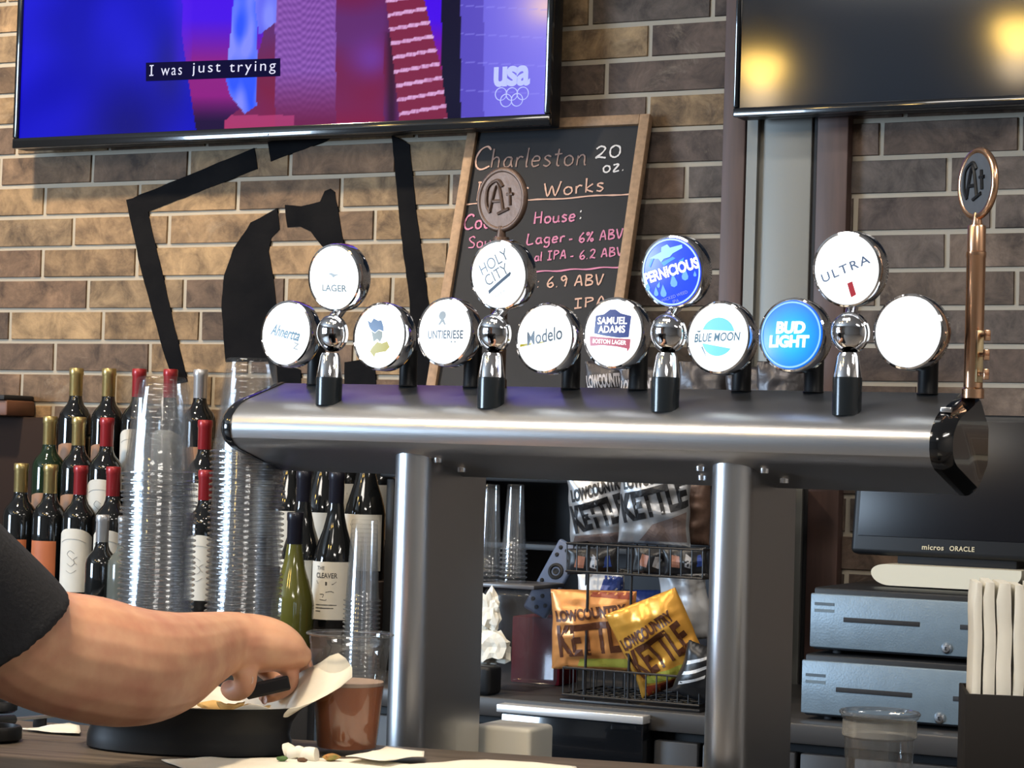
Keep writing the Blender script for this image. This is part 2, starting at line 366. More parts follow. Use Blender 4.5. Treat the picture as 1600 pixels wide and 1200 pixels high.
def brick_wall():
    vs, fs, cols, mi = [], [], [], []
    def quadbox(x0, x1, z0, z1, c):
        n = len(vs); e = .0025; y0, y1 = YW+.004, YW-.004
        for (x, z, y) in ((x0, z0, y0), (x1, z0, y0), (x1, z1, y0), (x0, z1, y0), (x0+e, z0+e, y1), (x1-e, z0+e, y1), (x1-e, z1-e, y1), (x0+e, z1-e, y1)): vs.append((x+random.uniform(-.0008, .0008), y, z+random.uniform(-.0008, .0008)))
        for q in ((4, 5, 6, 7), (0, 1, 5, 4), (1, 2, 6, 5), (2, 3, 7, 6), (3, 0, 4, 7)): fs.append([n+i for i in q]); cols.append(c); mi.append(0)
    n = len(vs); vs.extend([(XL, YW, 0), (XR, YW, 0), (XR, YW, ZC), (XL, YW, ZC), (XL, YW+.2, 0), (XR, YW+.2, 0), (XR, YW+.2, ZC), (XL, YW+.2, ZC)])
    for q in ((0, 1, 2, 3), (5, 4, 7, 6), (0, 4, 5, 1), (3, 2, 6, 7)): fs.append(list(q)); cols.append((.5, .5, .5)); mi.append(1)
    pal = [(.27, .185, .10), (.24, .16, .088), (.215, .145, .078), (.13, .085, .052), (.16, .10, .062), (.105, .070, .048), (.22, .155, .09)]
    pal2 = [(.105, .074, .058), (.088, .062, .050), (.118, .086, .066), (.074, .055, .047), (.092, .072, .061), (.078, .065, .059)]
    L = PITCH*3.70; g = .0068; k = 0; z = ZG-PITCH; row = 0
    while z < ZC:
        off = (row % 2)*.5*L + random.choice((0, .18, -.15, .08))*L
        x = XL - L + (off % L)
        while x < XR:
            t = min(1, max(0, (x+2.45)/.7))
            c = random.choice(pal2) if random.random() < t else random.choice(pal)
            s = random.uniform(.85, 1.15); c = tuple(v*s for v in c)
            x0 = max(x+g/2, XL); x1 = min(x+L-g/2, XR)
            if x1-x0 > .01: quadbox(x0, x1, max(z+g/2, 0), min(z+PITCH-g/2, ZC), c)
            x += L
        z += PITCH; row += 1
    me = bpy.data.meshes.new('wall_back'); me.from_pydata(vs, [], fs); me.materials.append(brick_m); me.materials.append(grout)
    me.polygons.foreach_set('material_index', mi)
    ca = me.color_attributes.new('bcol', 'FLOAT_COLOR', 'CORNER'); buf = []
    for p, c in zip(me.polygons, cols): buf += [c[0], c[1], c[2], 1]*p.loop_total
    ca.data.foreach_set('color', buf)
    o = bpy.data.objects.new('wall_back', me); COL.objects.link(o); return struct(o)
brick_wall()

# vertical trims to the right of the board
def px_x(u, Y): return PY(u, 190, Y).x
tA, tB, tC, tD = px_x(1129, YW-.03), px_x(1165, YW-.03), px_x(1277, YW-.03), px_x(1326, YW-.03)
def trim(i, a, b, y, m, extra=()):
    mb = MB().box((a, y, 0), (b, YW+.02, ZC), .004)
    for e in extra: mb.box(*e)
    return struct(mb.build('trim_%d' % i, m))
trim(1, tA, tB, YW-.03, wood_trim)
trim(2, tC, tD, YW-.03, wood_trim)
grey_metal = mat('grey_metal_channel', (.20, .20, .185), .5, .3)
trim(3, tB+.024, tC-.014, YW-.018, grey_metal, [((tB+.004, YW-.03, 0), (tB+.026, YW+.01, ZC)), ])
trim(4, tB-.001, tB+.007, YW-.012, blackm)  # black strip paints in the shaded gap between left trim and channel
trim(5, tC-.016, tC+.001, YW-.012, blackm)  # likewise a painted-in dark gap, between channel and right trim

# painted emblem on the brick
def emblem():
    polys = [[(197, 313), (398, 231), (402, 264), (231, 331), (247, 400), (270, 500), (293, 596), (272, 600), (258, 560), (222, 430)],
             [(418, 222), (470, 206), (530, 206), (512, 219), (423, 252)],
             [(612, 210), (640, 226), (650, 330), (668, 460), (676, 530), (684, 620), (640, 620), (640, 470), (628, 380), (617, 265)],
             [(432, 326), (437, 358), (424, 372), (420, 392), (427, 435), (432, 480), (431, 565), (352, 565), (346, 480), (350, 430), (364, 390), (392, 348)],
             [(445, 320), (470, 322), (500, 315), (508, 298), (516, 295), (523, 300), (530, 340), (540, 395), (520, 405), (502, 382), (485, 362), (468, 354), (449, 355)],
             [(418, 562), (452, 570), (470, 578), (470, 612), (430, 612)], [(538, 566), (562, 562), (586, 572), (588, 606), (538, 612)]]
    mb = MB()
    for pl in polys:
        n = len(pl); pts = []
        for i in range(n):
            a = V(pl[i]); b = V(pl[(i+1) % n]); k = max(1, int((b-a).length/12))
            for j in range(k):
                p = a.lerp(b, j/k); pts.append(tuple(p + V((noise.noise(V((p.x*.2, p.y*.2, 1)))*1.2, noise.noise(V((p.x*.2, p.y*.2, 5)))*1.2))))
        P3 = [PY(x, y, YW-.0055) for x, y in pts]
        bm = bmesh.new(); f = bm.faces.new([bm.verts.new(p) for p in P3]); bm.normal_update(); bmesh.ops.triangulate(bm, faces=[f])
        mb.bm(bm)
    v = list(mb.v); nf = len(v); fs = list(mb.f)
    mb.add([p+V((0, .0045, 0)) for p in v], [])   # paint has a little body behind it
    from collections import Counter
    cnt = Counter(); 
    for f in fs:
        for i in range(3): cnt[tuple(sorted((f[i], f[(i+1) % 3])))] += 1
    for f in fs:
        for i in range(3):
            a, b = f[i], f[(i+1) % 3]
            if cnt[tuple(sorted((a, b)))] == 1: mb.f.append([a, b, b+nf, a+nf]); mb.mi.append(0)
    m = mat('black_wall_paint', (.004, .0045, .006), .9, spec=.06, bump=.5, bump_scale=45, noise_amt=.5, noise_scale=9, noise_col=(.009, .009, .010))
    tag(mb.build('painted_emblem', m, smooth=False), 'black letter C inside a broken black outline painted on the brick wall', 'wall emblem')
emblem()

# ================================================================== TELEVISIONS
def poly_in(x, y, p):
    c = False; j = len(p)-1
    for i in range(len(p)):
        if (p[i][1] > y) != (p[j][1] > y) and x < (p[j][0]-p[i][0])*(y-p[i][1])/(p[j][1]-p[i][1])+p[i][0]: c = not c
        j = i
    return c
def mixc(a, b, t): t = max(0, min(1, t)); return tuple(a[i]*(1-t)+b[i]*t for i in range(3))
SWEAT = [(430, -60), (640, -60), (668, 20), (690, 110), (700, 192), (350, 204), (352, 188), (372, 172), (384, 160), (410, 60)]
SCARF = [(368, -40), (402, 0), (402, 100), (401, 165), (383, 178), (360, 150), (352, 120), (360, 60)]
SCARF2 = [(395, -50), (432, -40), (432, 34), (405, 55), (400, 20)]
ARM = [(596, -60), (650, -60), (668, 20), (690, 110), (700, 192), (625, 194), (615, 100)]
def tvcol(x, y):
    f = noise.noise(V((x*.012, y*.012, 0)))
    c = mixc((6, 4, 180), (22, 18, 215), .5+f)
    c = mixc(c, (14, 10, 120), exp(-((x-200)/70)**2-((y-200)/70)**2)*.9)
    c = mixc(c, (25, 20, 110), exp(-((x-265)/25)**2-((y-110)/60)**2)*.6)
    if x > 285 + max(0, (y-60))*.15:
        c = mixc((70, 0, 235), (140, 20, 130), (y-30)/70); c = mixc(c, (30, 8, 60), max(0, (y-150))/40)
    if 240 < x < 300 and y < 120: c = mixc(c, (90, 30, 240), .4*exp(-((x-285)/16)**2))
    if x > 690:
        if x < 720: c = (14, 10, 45)
        else:
            c = mixc((105, 95, 220), (128, 120, 240), (x-720)/130)
            if 718 < x < 756: c = mixc(c, (80, 65, 180), .7)
            c = mixc(c, (225, 190, 210), exp(-((x-860)/40)**2-((y-10)/28)**2))  # warm lamp reflection painted into the picture's upper right corner
            if abs((y-60-.05*x) % 44) < 1.6: c = mixc(c, (150, 145, 250), .5)
    if poly_in(x, y, SWEAT):
        c = mixc((118, 22, 70), (96, 40, 110), .5+f*1.2)
        if 430 < x < 525:
            k = sin(y*.55 + 5*sin(x*.09))*sin(x*.42); c = mixc((110, 62, 150), (150, 95, 190), .5+.5*k); c = mixc(c, (110, 30, 80), max(0, (y-110))/80)
        elif x < 600: c = mixc(c, (110, 50, 150), exp(-((x-580)/30)**2-((y-90)/30)**2)); c = mixc(c, (150, 20, 50), max(0, (y-130))/120)
        c = mixc(c, (40, 10, 40), .8*exp(-((x-612)/8)**2)*(1 if y > 50 else .3))
        if y > 180 and x < 460: c = mixc(c, (200, 70, 130), .6)
    if poly_in(x, y, ARM):
        yy = (y + (x-600)*.18) % 22.5
        c = (125, 35, 70)
        if yy < 5.5: c = mixc((225, 175, 225), (160, 80, 130), abs(noise.noise(V((x*.3, y*.1, 3)))))
    for p, base in ((SCARF, (45, 85, 255)), (SCARF2, (95, 100, 245))):
        if poly_in(x, y, p): c = mixc(base, (130, 140, 255), .5+noise.noise(V((x*.06, y*.02, 7))))
    return c
def attr_emit(name, strength):
    m = bpy.data.materials.new(name); m.use_nodes = True; nt = m.node_tree; b = nt.nodes['Principled BSDF']
    at = nt.nodes.new('ShaderNodeAttribute'); at.attribute_name = 'pic'
    nt.links.new(at.outputs['Color'], b.inputs['Emission Color']); b.inputs['Emission Strength'].default_value = strength
    b.inputs['Base Color'].default_value = (.002, .002, .002, 1); b.inputs['Roughness'].default_value = .12; b.inputs['Specular IOR Level'].default_value = .06; return m
def project(p):
    d = p-CAM; z = d.dot(FWD); return 800+F*d.dot(RT)/z, 600-F*d.dot(UP)/z
def television_on():
    Y0 = YW-.10
    bl = PY(22, 229, Y0); br = PY(861, 201, Y0); x0, x1 = bl.x, br.x; z0 = (bl.z+br.z)/2; H = (x1-x0)*.575
    tv = thing('television', 'wall television on the left showing a bluish picture with a caption', 'television', ((x0+x1)/2, Y0, z0)); W = (x1-x0)/2
    # casing with bevelled bezel
    mb = MB().box((-W, .002, 0), (W, .045, H), .006); MB_back = mb.box((-W*.6, .045, H*.2), (W*.6, .085, H*.8), .01)
    mb.build('casing', blackp, tv)
    bz = MB(); t = .014; tb = .024
    bz.box((-W, -.008, 0), (W, .004, tb), .003); bz.box((-W, -.008, H-t), (W, .004, H), .003); bz.box((-W, -.008, tb), (-W+t, .004, H-t), .003); bz.box((W-t, -.008, tb), (W, .004, H-t), .003)
    bz.build('bezel', blackg, tv)
    MB().box((-.012, -.0095, .004), (.013, -.008, .009), .0005).build('logo_plate', mat('silver_mark', (.6, .6, .62), .3, 1), tv)
    # picture: a grid of coloured points on the panel
    sx0, sx1, sz0, sz1 = -W+t, W-t, tb, H-t
    zs = [sz0 + (sz1-sz0)*.48*i/135 for i in range(136)] + [sz0+(sz1-sz0)*(.48+.52*i/14) for i in range(1, 15)]
    NX = 420; vs, fs, cl = [], [], []
    for z in zs:
        for i in range(NX+1):
            x = sx0+(sx1-sx0)*i/NX; vs.append((x, -.0005, z)); u, v = project(V((x, 0, z))+tv.location); c = tvcol(u, v); cl += [*lin(*c)[:3], 1]
    for j in range(len(zs)-1):
        for i in range(NX): a = j*(NX+1)+i; fs.append([a, a+1, a+NX+2, a+NX+1])
    me = bpy.data.meshes.new('screen'); me.from_pydata(vs, [], fs); ca = me.color_attributes.new('pic', 'FLOAT_COLOR', 'POINT'); ca.data.foreach_set('color', cl)
    me.materials.append(attr_emit('screen_picture', 1.0)); so = bpy.data.objects.new('screen', me); COL.objects.link(so); so.parent = tv
    fr = Frame(tv.location+V((0, -.0015, 0)), (1, 0, 0), (0, 0, 1))
    loc = lambda a, b: (lambda q: V((q[0], -.0015, q[1])))(fr.px(a, b))
    mb = MB(); mb.add([loc(228, 98), loc(438, 91), loc(438, 119), loc(228, 127)], [[3, 2, 1, 0]]); mb.fixn = False
    mb.build('caption_box', mat('caption_black', (.002, .002, .01), .6, spec=0, emit=(.002, .002, .02), strength=1), tv, smooth=False)
    whitee = mat('caption_white', (.02, .02, .02), .5, emit=lin(215, 215, 245), strength=1)
    a = loc(232, 119); b = loc(434, 111); L = b.x-a.x
    words = [('was', .10, .265), ('just', .345, .565), ('trying', .635, .985)]
    mb = MB(); hcap = (loc(232, 99)-loc(232, 119)).z
    slope = (b.z-a.z)/L
    def put(vf, x, z, sc=1):
        mb.add([(x+p[0], -.0022, z+p[1]+slope*p[0]) for p in vf[0]], [f[:] for f in vf[1]])
    for bx in ((.008, .04, 0, .1), (.008, .04, .9, 1), (.019, .029, 0, 1)):
        xa, xb = a.x+L*bx[0], a.x+L*bx[1]; zz = a.z
        mb.add([(xa, -.0022, zz+hcap*bx[2]*.85), (xb, -.0022, zz+hcap*bx[2]*.85), (xb, -.0022, zz+hcap*bx[3]*.85), (xa, -.0022, zz+hcap*bx[3]*.85)], [[0, 1, 2, 3]])
    mb.build('caption_word', whitee, tv, smooth=False)
    for wd, s0, s1 in words:
        h = {'was': .62, 'just': 1.1, 'trying': 1.1}[wd]*hcap*.92; dz = {'was': .29, 'just': .36, 'trying': .30}[wd]*hcap
        mb = MB(); mb.fixn = False
        put(text_mesh(wd, 1, -.004, 0, 1.25, fit=(L*(s1-s0), h)), a.x+L*(s0+s1)/2, a.z+dz+slope*L*(s0+s1)/2)
        mb.build('caption_word', whitee, tv, smooth=False)
    # channel mark: three letters over five rings
    mb = MB(); c = loc(800, 119); c2 = loc(828, 133); c1 = loc(772, 104)
    vf = text_mesh('usa', 1, .035, 0, .9, fit=(c2.x-c1.x, c1.z-c2.z))
    mb.add([(c.x+p[0], -.0022, c.z+p[1]) for p in vf[0]], vf[1])
    rr = (c2.x-c1.x)*.155
    for k, (u, v) in enumerate(((783, 147), (800, 147), (817, 146), (791, 157), (808, 156))):
        q = loc(u, v); mb.tube([(q.x+rr*cos(i*pi/12), -.0022, q.z+rr*sin(i*pi/12)) for i in range(24)], .0011, 4, closed=True)
    mb.build('channel_logo', mat('logo_pale', (.02, .02, .02), .5, emit=lin(175, 185, 255), strength=1), tv, smooth=False)
television_on()
def television_off():
    Y0 = YW-.10
    bl = PY(1147, 184, Y0); x0 = bl.x; z0 = bl.z; W = 1.12; H = .645
    tv = thing('television', 'switched off wall television at top right with a dark screen', 'television', (x0+W/2, Y0, z0)); w2 = W/2
    MB().box((-w2, .002, 0), (w2, .045, H), .006).box((-w2*.6, .045, H*.2), (w2*.6, .085, H*.8), .01).build('casing', blackp, tv)
    bz = MB(); t = .010; tb = .018
    bz.box((-w2, -.008, 0), (w2, .004, tb), .003); bz.box((-w2, -.008, H-t), (w2, .004, H), .003); bz.box((-w2, -.008, tb), (-w2+t, .004, H-t), .003); bz.box((w2-t, -.008, tb), (w2, .004, H-t), .003)
    bz.build('bezel', blackg, tv)
    MB().box((-w2+t, -.001, tb), (w2-t, .002, H-t)).build('screen', mat('dark_screen', (.006, .010, .018), .085, spec=.6), tv)
television_off()

# lamps whose reflection shows in the dark screen, hanging over the guests' side
def pendants():
    first = None
    labs = ['black dome pendant lamp hanging over the counter, middle of the row', 'black dome pendant lamp at the right end of the row', 'black dome pendant lamp at the left end of the row']
    for i, (u, v, t) in enumerate(((1190, 84, 3.9), (1592, 30, 3.9), (842, -8, 3.9))):
        p = PY(u, v, YW-.10); d = (p-CAM).normalized(); q = p + V((d.x, -d.y, d.z))*t
        if first is None:
            r = thing('pendant_lamp', labs[0], 'lamp', q, group='pendant lamps over the bar'); first = r
            MB().lathe([(.016, .14), (.03, .13), (.07, .10), (.11, .04), (.13, -.03), (.126, -.03), (.105, .04), (.065, .095), (.028, .12)], 32).build('lamp_shade', blackm, r)
            MB().lathe([(.001, .07), (.03, .06), (.06, .02), (.078, -.035), (.06, -.09), (.03, -.115), (.001, -.12)], 24).build('bulb', mat('warm_bulb', (.9, .8, .6), .4, emit=(1, .62, .14), strength=75), r)
            MB().tube([(0, 0, .13), (0, 0, ZC-q.z)], .004, 8).build('cord', blackm, r)
        else:
            r = copy_tree(first); r.location = q; r['label'] = labs[i]
            for ch in r.children:
                if ch.name.startswith('cord'):
                    ch.data = ch.data.copy()
                    for vt in ch.data.vertices:
                        if vt.co.z > .3: vt.co.z = ZC-q.z
        light('pendant_bulb_light', 'POINT', q+V((0, 0, -.16)), 3, WARM, shadow_soft_size=.06)
pendants()
def ceiling_lights():
    spots = [(-3.15, 3.05, 'wall'), (-1.3, 2.75, 'back bar'), (-1.9, 2.3, 'snack rack'), (-1.35, 1.35, 'guest counter')]
    first = None
    for x, y, n in spots:
        if first is None:
            r = thing('ceiling_downlight', '', 'ceiling light', (x, y, ZC)); first = r
            MB().lathe([(.09, 0), (.09, -.012), (.07, -.014), (.065, -.002)], 32).build('trim_ring', white_pl, r)
            MB().lathe([(.001, -.004), (.066, -.004)], 32).build('diffuser', mat('downlight_lens', (.9, .9, .9), .5, emit=(1, .85, .6), strength=8), r)
        else: r = copy_tree(first); r.location = (x, y, ZC)
        r['label'] = 'recessed round ceiling downlight above the ' + n; r['group'] = 'recessed downlights'
    for x, y, n in ((-1.9, 1.0, 'over the bar'), (.6, -.6, 'over the guest room, added as fill'), (1.7, 1.9, 'near the right wall, added to brighten that side')):  # guest room and right wall panels are added to go with the fill lamps
        r = thing('ceiling_panel_light', 'rectangular ceiling panel light ' + n, 'ceiling light', (x, y, ZC))
        MB().box((-.63, -.33, -.02), (.63, .33, 0), .004).build('frame', white_pl, r)
        MB().box((-.6, -.3, -.024), (.6, .3, -.019)).build('diffuser', mat('panel_lens', (.9, .9, .9), .5, emit=(1, .93, .84), strength=4), r)
ceiling_lights()
# ================================================================== COUNTERS
ZB = 1.06; YF, YE = 1.62, 2.285
def bar_counter():
    r = thing('bar_counter', 'dark wooden bar counter carrying the food basket and the pint', 'bar counter', (-1.2, 2.29, 0), (0, 0, rad(11)))
    x0, x1, dp = -2.3, 1.9, .29; n = 2; wdt = dp/n
    mb = MB()
    for i in range(n): mb.box((x0, -dp+i*wdt+.0012, ZB-.045), (x1, -dp+(i+1)*wdt-.0012, ZB), .004)
    mb.build('countertop', wood_dark, r)
    MB().box((x0, -dp+.17, .08), (x1, -dp+.20, ZB-.0455)).build('front_panel', wood_shelf, r)
    MB().box((x0, -dp+.18, 0), (x1, -dp+.205, .079)).build('kick_board', blackm, r)
bar_counter()
ZU = .90
def underbar():
    r = thing('underbar_counter', 'stainless work counter behind the bar counter carrying the draft tower', 'work counter', (-1.4, 2.6, 0))
    mb = MB().box((-3.2, 2.365, ZU-.04), (-.50, 2.80, ZU), .004); o = mb.build('worktop', steel, r); o.location = (1.4, -2.6, 0)
    o = MB().box((-3.2, 2.38, .1), (-.52, 2.76, ZU-.041)).build('cabinet_body', darkgrey, r); o.location = (1.4, -2.6, 0)
underbar()
ZK = .978; YK = 3.5
def backbar():
    r = thing('back_counter', 'dark back bar counter along the brick wall', 'back counter', (-1.5, YK, 0))
    def sub(mb, n, m): o = mb.build(n, m, r); o.location = (1.5, -YK, 0)
    sub(MB().box((-5, YK, ZK-.035), (1.5, YW-.035, ZK), .005), 'countertop', mat('back_countertop', (.05, .048, .048), .35))
    sub(MB().box((-5, YK+.03, .1), (1.5, YW-.04, ZK-.036)), 'cabinet_body', blackp)
    xs = [PY(u, 1120, YK).x for u in (560, 715, 787, 1016, 1092, 1245, 1330, 1500)]
    for a, b in zip(xs[:-1], xs[1:]):
        if abs(a-xs[2]) < 1e-6: continue
        sub(MB().box((a+.004, YK+.008, .2), (b-.004, YK+.029, ZK-.05), .004), 'cabinet_door', darkgrey)
    # drawer with a bright metal lip
    a, b = xs[2], xs[3]
    f = MB().box((a+.003, YK-.02, ZK-.17), (b-.003, YK+.029, ZK-.022), .004).build('drawer_front', blackg, r); f.location = (1.5, -YK, 0)
    MB().box((a, YK-.03, ZK-.022), (b, YK+.01, ZK-.008), .002).build('metal_lip', mat('bright_lip', (.85, .86, .88), .3, .6), f)
    g = MB().box((a+.003, YK-.012, ZK-.40), (b-.003, YK+.029, ZK-.18), .004).build('drawer_front', darkgrey, r); g.location = (1.5, -YK, 0)
backbar()

# hutch on the back counter: dark cabinet whose flat top carries the board
HX0, HX1 = PY(650, 900, 3.9).x, PY(1240, 900, 4.12).x
ZH = 1.378
def hutch():
    r = thing('back_bar_hutch', 'dark open back bar cabinet behind the snack rack', 'cabinet', ((HX0+HX1)/2, YW-.05, ZK+.0006)); a = (HX1-HX0)/2; h = ZH-ZK
    MB().box((-a, -.012, 0), (a, 0, h-.03)).build('back_panel', mat('hutch_back', (.022, .020, .026), .5), r)
    MB().box((-a-.01, -.34, h-.028), (a+.0, .005, h), .004).build('top_board', blackp, r)
    MB().box((-a, -.33, .0), (-a+.018, -.013, h-.03), .003).build('side_panel', blackp, r)
    MB().box((a-.018, -.33, .0), (a, -.013, h-.03), .003).build('side_panel', blackp, r)
    MB().box((-a+.019, -.20, h*.60), (a-.019, -.013, h*.60+.012), .002).build('shelf', darkgrey, r)
hutch()
# side cabinet at far left
def side_cabinet():
    e = PY(46, 640, 4.12).x; e2 = PY(92, 700, 4.13).x; z1 = PY(20, 617, 4.05).z; z2 = PY(20, 650, 4.05).z
    r = thing('side_cabinet', 'shallow brown wooden wall cabinet with a moulded top at the far left edge', 'cabinet', (e, 4.12, ZK))
    MB().box((-.7, -.08, z2-ZK), (0, .022, z1-ZK-.012), .006).build('cornice', mat('reddish_wood', (.16, .07, .04), .5, noise_amt=.4, noise_scale=10), r)
    MB().box((-.7, -.085, z1-ZK-.0119), (-.005, .022, z1-ZK), .003).build('top_board', blackm, r)
    MB().box((-.7, -.02, .19), (e2-e, .022, z2-ZK-.001), .004).build('body', mat('brown_cabinet', (.028, .018, .015), .8, spec=.08), r)
side_cabinet()

# ================================================================== DRAFT TOWER
YN = 2.36
def tower():
    xL = PY(358, 660, YN).x; xR = PY(1456, 685, YN).x
    zt = (PY(960, 606, YN+.125).z + PY(1500, 612, YN+.125).z + PY(440, 603, YN+.125).z)/3
    zb = (PY(900, 754, YN+.11).z + PY(1500, 764, YN+.11).z + PY(470, 741, YN+.11).z)/3
    zn = (PY(900, 674, YN).z + PY(360, 665, YN).z + PY(1452, 684, YN).z)/3
    L = xR-xL; xm = (xL+xR)/2
    r = thing('draft_tower', 'brushed steel beer tower with a long horizontal body on two pillars', 'beer tower', (xm, YN, ZU))
    zt -= ZU; zb -= ZU; zn -= ZU; a = L/2
    prof = [(.128, zt), (.122, zt+.0005), (.034, zt-.0245), (.022, zt-.030), (.012, zn+.018), (.004, zn+.010), (0, zn+.001), (0, zn-.010), (.003, zn-.018), (.010, zn-.025), (.022, zn-.031), (.112, zb+.003), (.122, zb), (.132, zb+.004), (.168, zb+.030), (.17, zb+.036), (.17, zt-.036), (.166, zt-.03)]
    P = []
    for i in range(len(prof)):   # subdivide round nose smoothly
        P.append(prof[i])
    mb = MB(); ring = lambda x: [V((x, y, z)) for y, z in P]
    n = 40; mb.rings([ring(-a+.002+(L-.004)*i/n) for i in range(n+1)], cap=False)
    mb.build('tower_body', steel, r, angle=24)
    cy = .085; cz = (zt+zb)/2
    def capx(x0, sgn, name):
        mb = MB(); rs = []
        for dx, s in ((0, 1.025), (.006, 1.03), (.011, 1.01), (.020, .90), (.022, .86)):
            rs.append([V((x0+sgn*dx, cy+(y-cy)*s, cz+(z-cz)*s)) for y, z in P])
        mb.rings(rs); return mb.build(name, blackg, r, angle=30)
    capx(a-.002, 1, 'end_cap'); capx(-a+.002, -1, 'end_cap')
    # small bright edge trim on the right cap
    MB().box((a+.000, .03, zt-.024), (a+.012, .036, zt-.018), .001).build('cap_clip', bolt_m, r)
    for u, v in ((615, 1165), (1100, 1190)):
        px = PY(u+22, 800, YN+.03).x-xm
        if u > 1000: px = PY(1137, 800, YN+.03).x-xm
        mb = MB(); hw = .025; d0, d1 = .022, .195
        pts = []
        for k in range(13): t = pi*k/12; pts.append((-hw*cos(t), d0+hw-hw*sin(t)))
        pts += [(hw+.002, d1-.012), (hw-.006, d1), (-hw+.006, d1), (-hw-.002, d1-.012)]
        def zbot(y):   # underside of body at depth y
            if y < .022: return zn-.031
            return (zn-.031)+(zb+.003-(zn-.031))*(min(y, .112)-.022)/.09 if y < .112 else zb+.003
        rs = []
        for k in range(9):
            t = k/8
            rs.append([V((px+x*(1+.06*(1-t)), y, (zbot(y)+.001)*t+.004*(1-t))) for x, y in pts])
        mb.rings(rs); mb.build('pillar', steel_v, r, angle=30)
        MB().box((px-.034, .01, 0), (px+.034, .21, .006), .002).build('base_plate', steel, r)
        bx = [(685, 714), (722, 730)] if u < 1000 else [(1195, 727), (1226, 743), (1095, 725), (1098, 738)]
        for bu, bv in bx:
            yy = .045 if (bv in (714, 727, 725)) else .085
            q = PY(bu, bv, YN+yy)
            mb = MB(); mb.lathe([(.001, -.004), (.0055, -.004), (.006, .0), (.006, .006)], 12, (q.x-xm, yy, zbot(yy)))
            mb.build('bolt', bolt_m, r)
    return r, xm, zt+ZU, zn+ZU, zb+ZU
TOWER, TXM, TZT, TZN, TZB = tower()
def top_z(Y):   # height of the tower's sloping top at world depth Y
    d = Y-YN
    return TZT-.0245+(min(d, .122)-.034)*.025/.088 if d > .034 else TZT-.0245

# ---- lit tap badges
lens_white = mat('lit_white_lens', (.8, .8, .8), .3, emit=(.93, 1, 1), strength=1.3)
def inkm(name, rgb, st=1.0): return mat(name, (.02, .02, .02), .4, emit=tuple(c*.62 if max(rgb) < 235 else c for c in lin(*rgb)), strength=st)
RB = .0415
def badge(px, ball=None, lens=lens_white, label='', tilt=0, yaw=-8, art=None, rot=0, back_stem=True):
    """px centre of the lit face; ball: pixel of the chrome ball for the front taps"""
    Yc = YN+.030 if ball else YN+.045
    c = PY(px[0], px[1], Yc)
    r = thing('tap_badge', label, 'beer tap badge', c, group='lit round tap badges on the steel tower')
    R3 = Matrix.Rotation(rad(yaw), 4, 'Z') @ Matrix.Rotation(rad(tilt), 4, 'X')
    mb = MB(); mb.T = R3
    mb.lathe([(.036, .027), (RB-.002, .025), (RB+.0012, .020), (RB+.0012, .0035), (RB+.0005, .001), (RB-.0015, .0), (RB-.003, .0012), (RB-.003, .004)], 56, axis='Y')
    mb.add([(.036*cos(k*pi/16), .027, .036*sin(k*pi/16)) for k in range(32)], [list(range(32))])
    mb.build('housing', chrome, r)
    ml = MB(); ml.T = R3; R = RB-.0024
    ml.lathe([(max(.0005, R*.98*k/14), -.0028+.003*(k/14*.98)**2) for k in range(15)]+[(R, .0016)], 56, axis='Y')
    ml.build('lens', lens, r)
    if art: art(r, R3 @ Matrix.Rotation(rad(rot), 4, 'Y'), R)
    if ball:
        b = PY(ball[0], ball[1], Yc+.004); bl = b-c; rb = .0218
        mbb = MB(); mbb.T = Matrix.Translation(bl) @ R3; mbb.lathe([(.0005, -rb*.5)]+[(rb*sin(k*pi/36), -rb*.5*cos(k*pi/36)) for k in range(1, 18)]+[(rb, 0), (rb+.0014, .001), (rb+.0014, .006), (rb-.001, .009), (rb*.6, .013), (.0005, .014)], 44, axis='Y'); mbb.build('ball', mat('ball_chrome', (.62, .62, .64), .05, 1), r)
        Y2 = Yc+.008; zb_ = top_z(Y2)-c.z-.006; zf = PY(ball[0], 557, Y2).z-c.z; zc = PY(ball[0], 590, Y2).z-c.z
        MB().lathe([(.0105, zf+.004), (.0125, zf), (.0163, zc)], 32, (bl.x, bl.y, 0)).build('ferrule', chrome, r)
        MB().lathe([(.012, zc+.001), (.0163, zc), (.0166, zc-.003), (.0163, zb_)], 32, (bl.x, bl.y, 0)).build('collar', mat('collar_black', (.012, .016, .02), .22), r)
        # bracket from ball up to housing
        MB().tube([bl+V((0, .004, rb*.8)), V((0, .03, -RB*.75)), V((0, .034, -.01))], .007, 10).build('bracket', chrome, r)
    else:
        Y2 = YN+.115; yy = Y2-c.y; zb_ = top_z(Y2)-c.z
        MB().tube([(0.004, .03, 0), (.004, yy, -.012), (.004, yy, -.03)], .009, 12).build('bracket', blackp, r)
        MB().lathe([(.0005, -.014), (.0115, -.014), (.0115, zb_+.002), (.0125, zb_)], 20, (.004, yy, 0)).build('stem', blackp, r)
    return r
def on_lens(mb, R3, x, z, R, up=.0006):
    d = sqrt(x*x+z*z)/R; y = -.0028+.003*d*d
    return R3 @ V((x, y-up, z))
def art_text(r, R3, R, txt, x, z, w_, h, m, name='lettering', bold=0, shear=0, ang=0, up=.0008, sp=1):
    vs, fs = text_mesh(txt, 1, bold, shear, sp, fit=(w_*R, h*R), maxedge=.22); mb = MB(); ca, sa = cos(rad(ang)), sin(rad(ang))
    mb.fixn = False
    mb.add([on_lens(mb, R3, x*R+a*ca-b*sa, z*R+a*sa+b*ca, R, up) for a, b in vs], fs)
    return mb.build(name, m, r, smooth=False)
